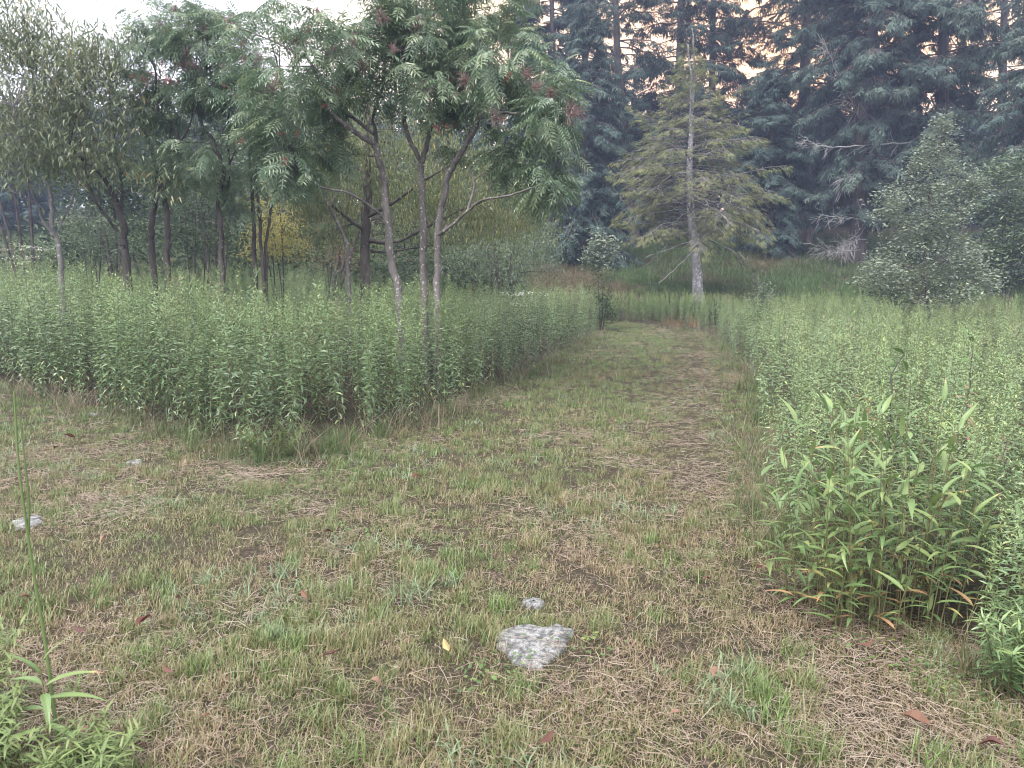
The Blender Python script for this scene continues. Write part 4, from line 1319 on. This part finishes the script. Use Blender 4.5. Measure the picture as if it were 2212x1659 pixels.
conifer('hemlock_tree', 'tall narrow hemlock just right of the top of the yellowing hemlock', [(1538, 550), (1538, 220), (1541, 0)], 47, 24, .30, PA, 120, 14, .5, seed=5, low=.28)
conifer('hemlock_tree', 'stout dark hemlock with spreading layered limbs against the bright sky', [(1735, 545), (1738, 240), (1742, 0)], 43, 24, .42, [(0, 2.6), (.3, 4.2), (.6, 4.6), (.85, 3.2), (1, .5)], 140, 14, .5, seed=6, low=.22, elev=(-.1, .5))
conifer('hemlock_tree', 'young drooping hemlock with branches to the ground left of the yellowing hemlock', [(1262, 560), (1265, 300), (1268, 150)], 36, 11.5, .20, [(0, 2.3), (.2, 2.5), (.5, 2.0), (.8, 1.1), (1, .2)], 170, 22, .42, seed=7, low=.03, droop=.25)
conifer('hemlock_tree', 'dense low hemlock filling the shade right of the yellowing hemlock', [(1665, 555), (1668, 350), (1668, 250)], 38, 9.0, .18, [(0, 2.4), (.3, 2.5), (.7, 1.7), (1, .3)], 150, 22, .42, seed=8, low=.03, droop=.2, var=(0, .7))
conifer('hemlock_tree', 'dense low hemlock hidden behind the left side of the yellowing hemlock', [(1410, 552), (1412, 380), (1415, 270)], 44, 8.8, .18, [(0, 2.6), (.4, 2.4), (.8, 1.3), (1, .3)], 120, 20, .45, seed=9, low=.03, var=(0, .7))
e, bs = conifer('hemlock_tree', 'huge drooping hemlock with bleached dead lower branches on its left side', [(1852, 560), (1858, 340), (1880, 150), (1890, 0)], 36, 22, .36, [(0, .8), (.1, 1.2), (.22, 2.6), (.4, 3.4), (.6, 3.4), (.85, 2.2), (1, .4)], 185, 18, .50, seed=10, low=.12, droop=.24, var=(.2, 1))
mb = MB()
for pts, r in (([(1860, 310), (1985, 306), (1900, 312), (1800, 318), (1760, 312), (1738, 296)], .05), ([(1860, 475), (1910, 478), (1850, 472), (1800, 468), (1768, 462)], .04), ([(1862, 270), (1850, 240), (1830, 200), (1805, 150), (1782, 96)], .045),
               ([(1880, 345), (1850, 375), (1815, 388)], .03), ([(1870, 490), (1840, 525), (1815, 530)], .025), ([(1858, 540), (1800, 545), (1765, 525)], .025)):
    q = smooth_path([P(u, v, 34.6 - .9 * k / len(pts)) for k, (u, v) in enumerate(pts)][1:] if len(pts) > 5 else [P(u, v, 35.6 - 1.8 * k / len(pts)) for k, (u, v) in enumerate(pts)], 6, .02)
    mb.tubes(q[None], np.linspace(r * .7, .010, len(q))[None], 5)
    ntw = 34
    k = rng.integers(2, len(q) - 1, ntw)
    tg = unit(q[-1] - q[0])
    d = unit(tg * .8 + rng.normal(0, .5, (ntw, 3)) + [0, 0, -.25]) * rng.uniform(.35, 1.1, (ntw, 1))
    a = q[k]; b = a + d
    mb.tubes(np.stack([a, (a + b) / 2 + [0, 0, .05], b], 1), np.full((ntw, 3), .009), 3)
    d2 = unit(np.repeat(d, 2, 0) + rng.normal(0, .5, (ntw * 2, 3))) * rng.uniform(.15, .45, (ntw * 2, 1))
    a2 = np.repeat((a + b) / 2 + [0, 0, .05], 2, 0)
    mb.tubes(np.stack([a2, a2 + d2 * .5, a2 + d2], 1), np.full((ntw * 2, 3), .007), 3)
obj('dead_branch', mb.mesh('dead branch', MT['dead'], bs), e)
conifer('hemlock_tree', 'tall drooping hemlock behind the pointed young tree at the right', [(2040, 570), (2036, 220), (2040, 0)], 35, 22, .34, [(0, 2.4), (.2, 3.0), (.45, 3.3), (.7, 2.7), (1, .4)], 185, 18, .50, seed=11, low=.14, droop=.24, var=(.2, 1))
conifer('hemlock_tree', 'airy hemlock near the right edge with sky glowing through its branches', [(2160, 560), (2165, 200), (2170, 0)], 45, 24, .32, PA, 110, 13, .5, seed=12, low=.3)
conifer('hemlock_tree', 'rightmost hemlock, its drooping branches entering from the right edge', [(2290, 590), (2288, 300), (2285, 100)], 30, 15, .26, [(0, 2.4), (.3, 3.0), (.6, 2.4), (1, .3)], 150, 20, .4, seed=13, low=.1, droop=.22, var=(.2, 1))
conifer('hemlock_tree', 'dark hemlock deep in the wood between the stout layered one and the huge drooping one', [(1790, 540), (1795, 200), (1800, 40)], 52, 20, .3, PR, 120, 14, .55, seed=14, low=.1)
conifer('hemlock_tree', 'dark hemlock deep in the wood behind the leftmost tall hemlock', [(1255, 520), (1260, 200), (1262, 60)], 52, 18, .3, PR, 120, 16, .55, seed=15, low=.05)
conifer('pine_tree', 'small blue green pine standing in the field at the far left edge', [(42, 492), (42, 430), (42, 335)], 42, 4.4, .12, [(0, 1.6), (.25, 2.3), (.6, 1.6), (1, .2)], 110, 22, .40, 'pine', 'hem_bark', low=.1, droop=.0, elev=(.0, .6), seed=16)

# broad crowned trees closing the view behind the left grove
for lab, u, v, Y, bl, m_ in (
        ('dark leafy tree behind the far left olive trees', 60, 560, 21, [B(40, 260, 21, 120, 130, 1.8, 150), B(-80, 300, 21, 100, 120, 1.6, 90)], 'dark'),
        ('dark leafy tree behind the twisted trunk of the left grove', 250, 560, 20, [B(240, 300, 20, 110, 130, 1.6, 150), B(280, 420, 19.6, 90, 80, 1.3, 90), B(180, 380, 20, 80, 80, 1.2, 70)], 'dark'),
        ('mid green leafy tree behind the snaking double stemmed sumac', 460, 560, 20, [B(450, 290, 20, 120, 110, 1.6, 120), B(540, 380, 19.6, 90, 90, 1.3, 95), B(410, 400, 20, 80, 80, 1.2, 80)], 'shrub'),
        ('yellow green leafy tree behind the dark rough trunk', 700, 560, 21, [B(690, 330, 21, 130, 130, 1.8, 170), B(820, 440, 21, 110, 90, 1.5, 120), B(950, 420, 22, 130, 110, 1.6, 150), B(760, 200, 22, 120, 80, 1.5, 90)], 'willow'),
        ('tall hanging leaved tree behind the right one of the three sumacs', 1080, 570, 22, [B(1080, 430, 22, 105, 110, 1.6, 150), B(1130, 500, 22, 70, 60, 1.2, 70), B(1020, 520, 21.6, 90, 50, 1.2, 70)], 'willow')):
    shrub('leafy_tree', lab, 'tree', u, v, Y, bl, m_, .12, 22, .24, stems=4, seed=int(u + 100), gap=.28, r0=.06, tpls=HANG if m_ == 'willow' else OVAL, droop=-.6 if m_ == 'willow' else -.2, clump=1.0)

# thicket closing the view behind the left grove: one mass
mb = MB()
n = 30000
x = rng.uniform(-26, 1.0, n); y = rng.uniform(23.5, 30, n)
hm = (3.6 + 2.6 * noise(np.c_[x, y], .35, 84, 2)) * sstep(1.2, -2.5, x) * np.where(x < -13.5, .55 * sstep(-20, -14, x), 1)
pos = np.c_[x, y, H(x, y) + hm * rng.uniform(0, 1, n) ** .8]
pos = pos[(noise(pos, .9, 85) > .34) & (hm > .6)]; n = len(pos)
az = rng.uniform(0, 2 * PI, n)
R = frames(np.c_[np.cos(az), np.sin(az), rng.normal(-.3, .4, n)], None, rng.normal(0, .5, n))
mb.stamp(OVAL[1], pos, R, rng.uniform(.14, .26, n), 0, np.clip(noise(pos, .5, 86) + rng.normal(-.05, .2, n), 0, 1))
mb.stamp(OVAL[0], pos + rng.normal(0, .15, pos.shape), frames(rng.normal(0, 1, pos.shape) * [1, 1, .4]), rng.uniform(.14, .26, n), 0, np.clip(noise(pos, .5, 86) + rng.normal(-.05, .2, n), 0, 1))
tk = obj('thicket', mb.mesh('thicket', [MT['dark']]))
tk['kind'] = 'stuff'

# far wood on the slope: one mass
mb = MB()
n = 19000
x = rng.uniform(-60, 62, n); y = rng.uniform(50, 72, n)
hmax = 6.0 + 3.2 * noise(np.c_[x, y], .16, 81, 3) + .09 * (60 - y)
z = H(x, y) + hmax * rng.uniform(0, 1, n) ** .7
pos = np.c_[x, y, z]
k = noise(pos, .5, 82) > .30
pos = pos[k]; n = len(pos)
az = rng.uniform(0, 2 * PI, n)
R = frames(np.c_[np.cos(az), np.sin(az), rng.normal(-.3, .25, n)], None, rng.normal(0, .4, n))
mb.stamp(SPRAY[0], pos, R, rng.uniform(1.1, 2.0, n), 0, np.clip(noise(pos, .3, 83) + rng.normal(-.1, .15, n), 0, 1))
far = obj('far_woods', mb.mesh('far woods', [MT['hemlock']]))
far['kind'] = 'stuff'


# ------------------------------------------------------------------ the broad bladed grass clump at the right
cl = thing('grass_clump', 'clump of tall broad bladed bamboo like grass at the front corner of the right bed', 'grass clump', (CL[0], CL[1], float(H(*CL))))
leafm = []
for k in range(6):
    mb = MB(); tv, tt = Thi(.17 + .02 * (k % 3), .22 + .10 * (k % 4), .03, 7, .24)
    tv[:, 1] += .05 * np.sin(tv[:, 0] * 3 + k) * tv[:, 0]
    vv = random.uniform(.2, .7) + .16 * (np.arange(len(tv)) % 3 == 1) + rng.normal(0, .05, len(tv))
    if k in (1, 4):
        vv += 1.1 * sstep(.72, 1, tv[:, 0])
    mb.add(tv, tt, 0, vv)
    leafm.append(mb.mesh('broad blade', MT['tongue']))
nleaf = 0
rest = MB()
r_ = np.sqrt(rng.uniform(0, 1, 84)); a_ = rng.uniform(0, 2 * PI, 84)
for i in range(84):
    bx, by = .42 * r_[i] * math.cos(a_[i]), .30 * r_[i] * math.sin(a_[i])
    out = np.array([bx, by, 0]) * .32 + np.r_[rng.normal(0, .05, 2), 0]
    hh = rng.uniform(.60, 1.08) * (1 - .18 * r_[i])
    t = np.linspace(0, 1, 7)[:, None]
    path = np.array([bx, by, 0]) + out * t ** 1.5 + np.array([0, 0, hh]) * t
    mb = MB(); mb.tubes(path[None], np.linspace(.0028, .0014, 7)[None], 4, 0, .3)
    obj('stem', mb.mesh('grass stem', MT['gstem']), cl)
    nlv = random.randint(8, 10)
    az = random.uniform(0, 2 * PI)
    for j in range(nlv):
        s = .12 + .88 * j / (nlv - 1)
        pt = np.array([np.interp(s, t[:, 0], path[:, k]) for k in range(3)])
        az += PI + random.gauss(0, .55)
        ln = random.uniform(.10, .165) * (1 - .25 * abs(s - .6))
        el = random.gauss(.35 + .55 * s ** 3, .25)
        d = np.array([[math.cos(az) * math.cos(el), math.sin(az) * math.cos(el), math.sin(el)]])
        if (math.sin(a_[i]) < .25) and (s > .34) and nleaf < 298:
            R = frames(d, None, np.array([random.gauss(0, .3)]))[0]
            import mathutils
            o = obj('leaf', leafm[random.randrange(6)], cl, pt, mathutils.Matrix(R.tolist()).to_euler(), ln)
            dry = random.random()
            o['tint'] = random.uniform(.2, .85) if dry < .96 else random.uniform(1.0, 1.35)
            if dry >= .96:
                o['label'] = 'dry tan leaf blade'
            nleaf += 1
        else:
            rest.stamp(Thi(.17, .3, .03, 5, .25), pt[None], frames(d), np.array([ln]), 0, random.uniform(.3, .9) + (.9 if s < .3 and random.random() < .3 else 0))
o = obj('foliage', rest.mesh('broad blades', MT['tongue']), cl)
o['kind'] = 'stuff'; o['tint'] = .35

# woody shoots and odd plants rising out of the right bed behind the clump
def shoot(name, label, cat, pts, r0, leaves, size, mat, tint, bark='dark_bark', wd=.55):
    base = P(*pts[0]); base[2] = float(H(base[0], base[1]))
    path = smooth_path([base] + [P(*q) for q in pts[1:]], 6, .004)
    e = thing(name, label, cat, base)
    mb = MB(); mb.tubes(path[None], np.linspace(r0, r0 * .35, len(path))[None], 5); obj('stem', mb.mesh('stem', MT[bark], base), e)
    ms = []
    for k in range(3):
        mb = MB(); tv, tt = Thi(wd, .25 + .15 * k, .05, 6, .45); mb.add(tv, tt, 0, .3 + .12 * k + .2 * (np.arange(len(tv)) % 3 == 1)); ms.append(mb.mesh('leaf', MT[mat]))
    import mathutils
    for k in range(leaves):
        f = .35 + .65 * (k + 1) / leaves
        i = min(len(path) - 1, int(f * (len(path) - 1)))
        az = k * 2.4 + random.gauss(0, .4)
        R = frames(np.array([[math.cos(az), math.sin(az), random.gauss(.25, .3)]]), None, np.array([random.gauss(0, .3)]))[0]
        o = obj('leaf', ms[k % 3], e, path[i] - base, mathutils.Matrix(R.tolist()).to_euler(), size * random.uniform(.7, 1.2)); o['tint'] = tint + random.uniform(-.15, .15)


shoot('sapling', 'woody shoot with a few broad pale leaves just behind the broad bladed grass clump', 'sapling', [(1915, 1100, 4.1), (1918, 960, 4.1), (1924, 880, 4.1), (1930, 800, 4.12), (1955, 765, 4.1)], .006, 10, .085, 'clover', .45)
shoot('sapling', 'taller thin woody shoot with sparse broad leaves farther right in the right bed', 'sapling', [(2085, 1000, 5.0), (2090, 880, 5.0), (2100, 760, 5.0), (2085, 700, 5.05)], .006, 12, .075, 'clover', .5)
shoot('weed', 'stem with orange and red turning leaves behind the right side of the grass clump', 'weed', [(2078, 1150, 4.0), (2080, 1000, 4.0), (2082, 900, 4.0), (2085, 840, 4.0)], .004, 12, .075, 'fallen', .75, 'gstem', .3)
shoot('weed', 'thin stem with one red hanging leaf above the left side of the grass clump', 'weed', [(1850, 1100, 3.8), (1862, 950, 3.8), (1872, 880, 3.8), (1866, 860, 3.8)], .003, 6, .08, 'fallen', .6, 'gstem', .22)
bx_, by_ = P(2110, 900, 3.55)[:2]
e = thing('goldenrod_plant', 'bright yellow green plumed goldenrod arching over at the right of the grass clump', 'goldenrod', (bx_, by_, float(H(bx_, by_))))
e.scale = (.76, .76, .76); e.rotation_euler = (.05, .14, 1.0)
obj('stem', protos[7][0], e); obj('foliage', protos[7][1], e)['tint'] = 1.15

# feathery plant and low weeds at the lower right corner
def feathery(label, x, y, h, spread, n, mat='goldenrod', name='weed', per=46, tint=.75):
    z = float(H(x, y))
    e = thing(name, label, 'weed', (x, y, z))
    s, f_ = MB(), MB()
    for k in range(n):
        az = rng.uniform(0, 2 * PI); r = spread * rng.uniform(.2, 1)
        b = np.array([math.cos(az) * r, math.sin(az) * r, h * rng.uniform(.6, 1)])
        a = b * [.3, .3, 0]
        path = bez(a[None], (a * .6 + b * .4 + [0, 0, h * .2])[None], b[None], 7)
        s.tubes(path, np.linspace(.0028, .001, 7)[None], 3)
        t = rng.uniform(.15, 1, per); i0 = np.clip((t * 6).astype(int), 0, 5); fr = (t * 6 - i0)[:, None]
        pos = path[0, i0] * (1 - fr) + path[0, i0 + 1] * fr
        R = frames(np.c_[rng.normal(0, 1, (per, 2)), rng.normal(.35, .3, per)])
        f_.stamp(T4(.12, .2), pos, R, rng.uniform(.03, .075, per), 0, rng.uniform(.2, .9, per))
    obj('stem', s.mesh('stems', MT['gstem']), e)
    o = obj('foliage', f_.mesh('fine leaves', MT[mat]), e); o['tint'] = tint


g = G(2175, 1500)
feathery('feathery fine leaved weed at the lower right corner in front of the goldenrod', g[0], g[1], .36, .26, 26)
g = G(600, 985)
feathery('yellowish fine leaved weed leaning out over the front corner of the left bed', g[0], g[1] - .12, .34, .42, 24, 'fresh', tint=.5)
g = G(60, 1655)
feathery('soft green fine leaved weed in the lower left corner', g[0] - .1, g[1] - .05, .26, .26, 26, 'fresh', tint=.6)

g = G(190, 1690)
feathery('second soft green fine leaved weed at the bottom edge near the lower left corner', g[0], g[1], .15, .2, 20, 'fresh', tint=.6)
g = G(-60, 1560)
feathery('soft green fine leaved weed half cut off by the left edge near the bottom', g[0], g[1], .30, .24, 24, 'fresh', tint=.6)

# broad leaved weed and the tall stalk, lower left
wx, wy = G(105, 1640)[:2]
e = thing('weed', 'broad bladed green weed with spreading leaves in front of the tall bare stalk', 'weed', (wx, wy, 0))
mb = MB(); mb.tubes(np.array([[0, 0, 0], [.005, 0, .15], [0, 0, .3]])[None], np.linspace(.004, .002, 3)[None], 5); obj('stem', mb.mesh('stem', MT['gstem']), e)
for k, (zz_, dx, dy, dz, ln) in enumerate([(.20, 1, .1, .12, .19), (.24, .75, .3, .35, .17), (.28, -.4, -.1, .75, .12), (.30, .25, .1, .9, .12), (.17, -1, .1, -.1, .16), (.25, -.9, .3, .25, .13), (.12, .8, -.3, -.1, .15), (.10, -.5, -.5, .2, .14), (.22, .5, -.6, .1, .14)]):
    import mathutils
    R = frames(np.array([[dx, dy, dz]], float))[0]
    o = obj('leaf', leafm[k % 6], e, (0, 0, zz_), mathutils.Matrix(R.tolist()).to_euler(), ln); o['tint'] = random.uniform(.3, .8)
b0 = P(112, 1440, 2.32); b0[2] = 0
pth = smooth_path([b0, P(98, 1390, 2.3), P(70, 1220, 2.28), P(42, 1020, 2.26), P(30, 845, 2.26)], 6)
e = thing('grass_stalk', 'tall bare green grass stalk rising in front of the lawn at the left edge', 'grass stalk', b0)
mb = MB(); mb.tubes(pth[None], np.linspace(.0060, .0028, len(pth))[None], 5, 0, .9); obj('stem', mb.mesh('stalk', MT['tongue'], b0), e)['tint'] = .3
mb = MB()
k = len(pth) // 2 + 2
s2 = smooth_path([pth[k], pth[k] + [.012, 0, .12], P(38, 860, 2.26)], 6)
mb.tubes(s2[None], np.linspace(.0050, .0014, len(s2))[None], 4, 0, .8); obj('sheath', mb.mesh('sheath', MT['tongue'], b0), e)['tint'] = .3

# ------------------------------------------------------------------ stones
def stone(label, outline, top=.035, deep=.06, seed=0):
    o2 = np.asarray(outline, float)
    c = o2.mean(0)
    ring = []
    m = len(o2)
    for i in range(m):
        for t in (0, .34, .67):
            ring.append(o2[i] * (1 - t) + o2[(i + 1) % m] * t)
    ring = np.array(ring)
    ring += rng.normal(0, .004, ring.shape)
    k = len(ring)
    V, T = [], []
    fr = [0, .25, .5, .72, .9, 1.0, 1.03]
    for f in fr:
        pts = c + (ring - c) * f
        z = top * (1 - .25 * f ** 2) + .010 * (noise(pts, 22, seed, 4) - .5) * 2
        if f >= 1.0:
            z = z - .010
        if f > 1.0:
            z = np.full(k, -deep)
        V.append(np.c_[pts, z])
    V = np.concatenate(V)
    for j in range(len(fr) - 1):
        for i in range(k):
            a, b = j * k + i, j * k + (i + 1) % k
            T += [[a, b, b + k], [a, b + k, a + k]]
    mb = MB(); org = np.array([c[0], c[1], float(H(c[0], c[1]))])
    V[:, 2] += org[2]
    mb.add(V, T, 0, .5, True)
    return tag(obj('stone', mb.mesh('stone', MT['stone'], org), None, org), label, 'stone')


stone('large flat grey lichen spotted stone set in the lawn in the foreground', ST, .026, .06, 3)
for lab, ((u, v), rx_, ry_), sd in zip(['small pale stone just behind the large flat stone', 'pale stone lying near the left edge behind the tall stalk', 'small white stone in the lawn before the left bed corner', 'flat grey stone half sunk at the foot of the left bed'], OTHER_STONES, (4, 5, 6, 7)):
    g = G(u, v)[:2]
    an = np.linspace(0, 2 * PI, 9)[:-1]
    rr = rng.uniform(.65, 1.15, 8)
    stone(lab, g + np.c_[np.cos(an) * rx_ * rr, np.sin(an) * ry_ * rr], .03, .05, sd)

# ------------------------------------------------------------------ fallen leaves
flm = []
for k in range(4):
    mb = MB()
    tv, tt = Thi(.44 + .06 * (k % 2), -.05 + .2 * k, .20 * (1 if k % 2 else -.7), 7, .45)
    tv[:, 2] += .03 * np.sin(tv[:, 0] * 9 + k) + .02
    mb.add(tv, tt, 0, random.random())
    mb.tubes(np.array([[-.22, .02, .02], [-.1, 0, .02], [.02, 0, .02]])[None], np.full((1, 3), .008), 3, 0, .4)
    flm.append(mb.mesh('fallen leaf', MT['fallen']))
for lab, u, v, s, tn in [
        ('pinkish tan fallen leaf lying flat in the left lawn', 395, 1307, .085, .80), ('dark brown curled leaf below the pinkish tan one', 328, 1353, .11, .22), ('dark red folded leaf beside the broad bladed weed', 158, 1375, .085, .12),
        ('orange brown fallen leaf on a tan tuft', 652, 1295, .075, .52), ('small pale pink leaf above the orange brown one', 632, 1269, .055, .72), ('dark red leaf alone in the middle left lawn', 700, 1168, .065, .10),
        ('pink brown leaf left of the tall bare stalk', 42, 1308, .08, .68), ('small dark leaf just below the pink brown leaf at the left edge', 48, 1331, .05, .05), ('dark red leaf standing on edge left of the flat stone', 735, 1425, .085, .08),
        ('torn red leaf beside a green tuft in the lower left lawn', 352, 1460, .07, .35), ('small orange leaf near the bottom left', 450, 1566, .05, .60), ('pale pink leaf in the bottom left corner', 196, 1600, .065, .75),
        ('curled red brown leaf at the bottom edge below the flat stone', 1166, 1632, .075, .25), ('pink leaf right of and below the flat stone', 1548, 1464, .07, .78), ('long tan orange leaf at the bottom right', 2008, 1597, .11, .70),
        ('rust red leaf at the foot of the broad bladed grass clump', 1852, 1414, .075, .28), ('small pink leaf at the bottom right of the stone', 1447, 1566, .05, .74), ('brown leaf in the lawn before the left bed corner', 888, 1048, .10, .20),
        ('brown leaf far back in the left lawn', 163, 957, .12, .35), ('reddish leaf just left of the brown leaf far back in the left lawn', 128, 975, .09, .30), ('yellow spotted leaf left of the flat stone', 970, 1428, .075, 1.2),
        ('tan curled leaf below and left of the yellow spotted leaf', 800, 1490, .06, .80), ('pale yellow leaf in the left lawn', 377, 1258, .05, 1.25), ('dark red leaf right of the flat stone', 1352, 1360, .05, .12),
        ('dark maroon leaf in the bottom right corner', 2168, 1640, .085, .05), ('dark leaf beside the path left of the broad bladed grass clump', 1652, 1232, .06, .12), ('tan pink leaf in the lawn below the left stone', 235, 1175, .07, .74),
        ('red leaf left of the rust red one beside the clump', 1530, 1268, .05, .35), ('small red leaf on the path beyond the lawn', 1068, 1078, .06, .30)]:
    g = G(u, v, .03)
    o = obj('fallen_leaf', random.choice(flm), None, (g[0], g[1], float(H(g[0], g[1])) + .07), (random.gauss(.15, .35), random.gauss(-.1, .3), random.uniform(0, 6.28)), s * .86)
    o['tint'] = tn
    tag(o, lab, 'leaf', 'fallen leaves on the lawn')

# ------------------------------------------------------------------ single tufts that stand out of the lawn
for lab, u, v, n, rad, ln, mat, tn in [
        ('bright green grass tuft behind the left side of the large flat stone', 1083, 1318, 110, .065, (.06, .12), 'grass', 1.0), ('dark green tuft right of the small pale stone', 1297, 1360, 90, .06, (.05, .10), 'grass', .72),
        ('pale yellow green tuft before the left bed corner', 575, 1072, 120, .11, (.06, .13), 'grass', .62), ('wide green tuft just below the pale yellow green one', 612, 1104, 120, .14, (.05, .11), 'grass', .75),
        ('dark green tuft right of the left stone', 140, 1118, 90, .10, (.06, .12), 'grass', .8), ('round tuft just in front of the large flat stone', 1130, 1500, 130, .08, (.05, .10), 'grass', .66),
        ('spiky green tuft at the lower left beside the torn red leaf', 425, 1460, 110, .07, (.06, .13), 'grass', .72), ('grey green coarse tuft left of the flat stone', 890, 1295, 60, .10, (.08, .16), 'bluegrass', .3),
        ('grey green silvery sprig left of the bright green tuft', 975, 1265, 40, .05, (.05, .11), 'bluegrass', 1.0), ('tan dry tuft above the grey green coarse tuft', 905, 1265, 90, .07, (.05, .10), 'grass', .05),
        ('green wide tuft at the bottom right', 1640, 1480, 130, .10, (.06, .13), 'grass', .62), ('large green tuft at the bottom edge right of the stone', 1750, 1630, 140, .09, (.06, .13), 'grass', .75),
        ('long bladed tuft at the front corner of the left bed', 720, 985, 90, .16, (.18, .40), 'meadow', .7), ('green tuft half way up the lawn right of the left bed', 1190, 1048, 100, .15, (.05, .10), 'grass', .9)]:
    g = G(u, v)
    mb = blades(n, rad, ln, (.0018, .0036) if mat == 'grass' else (.004, .007), .38, .7)
    z = float(H(g[0], g[1]))
    o = tag(obj('grass_tuft', mb.mesh('grass tuft', MT[mat]), None, (g[0], g[1], z)), lab, 'grass tuft', 'grass tufts standing out of the lawn')
    o['tint'] = tn

# ------------------------------------------------------------------ lens veil and distance haze
m, t, out = new_mat('veil haze')
pv = t.nodes.new('ShaderNodeVolumePrincipled')  # bluish volume added to lift far darks as lens glare does
pv.inputs['Color'].default_value = (.58, .68, 1.0, 1)
pv.inputs['Density'].default_value = .0017
pv.inputs['Anisotropy'].default_value = .2
t.links.new(pv.outputs[0], out.inputs['Volume'])
mb = MB()
x0, x1, y0, y1, z0, z1 = -390, 390, -70, 410, -2.5, 34
V = [(x, y, z) for z in (z0, z1) for y in (y0, y1) for x in (x0, x1)]
mb.add(V, [[0, 2, 3], [0, 3, 1], [4, 5, 7], [4, 7, 6], [0, 1, 5], [0, 5, 4], [2, 6, 7], [2, 7, 3], [0, 4, 6], [0, 6, 2], [1, 3, 7], [1, 7, 5]])
hz = obj('haze', mb.mesh('haze', m))
hz['kind'] = 'stuff'
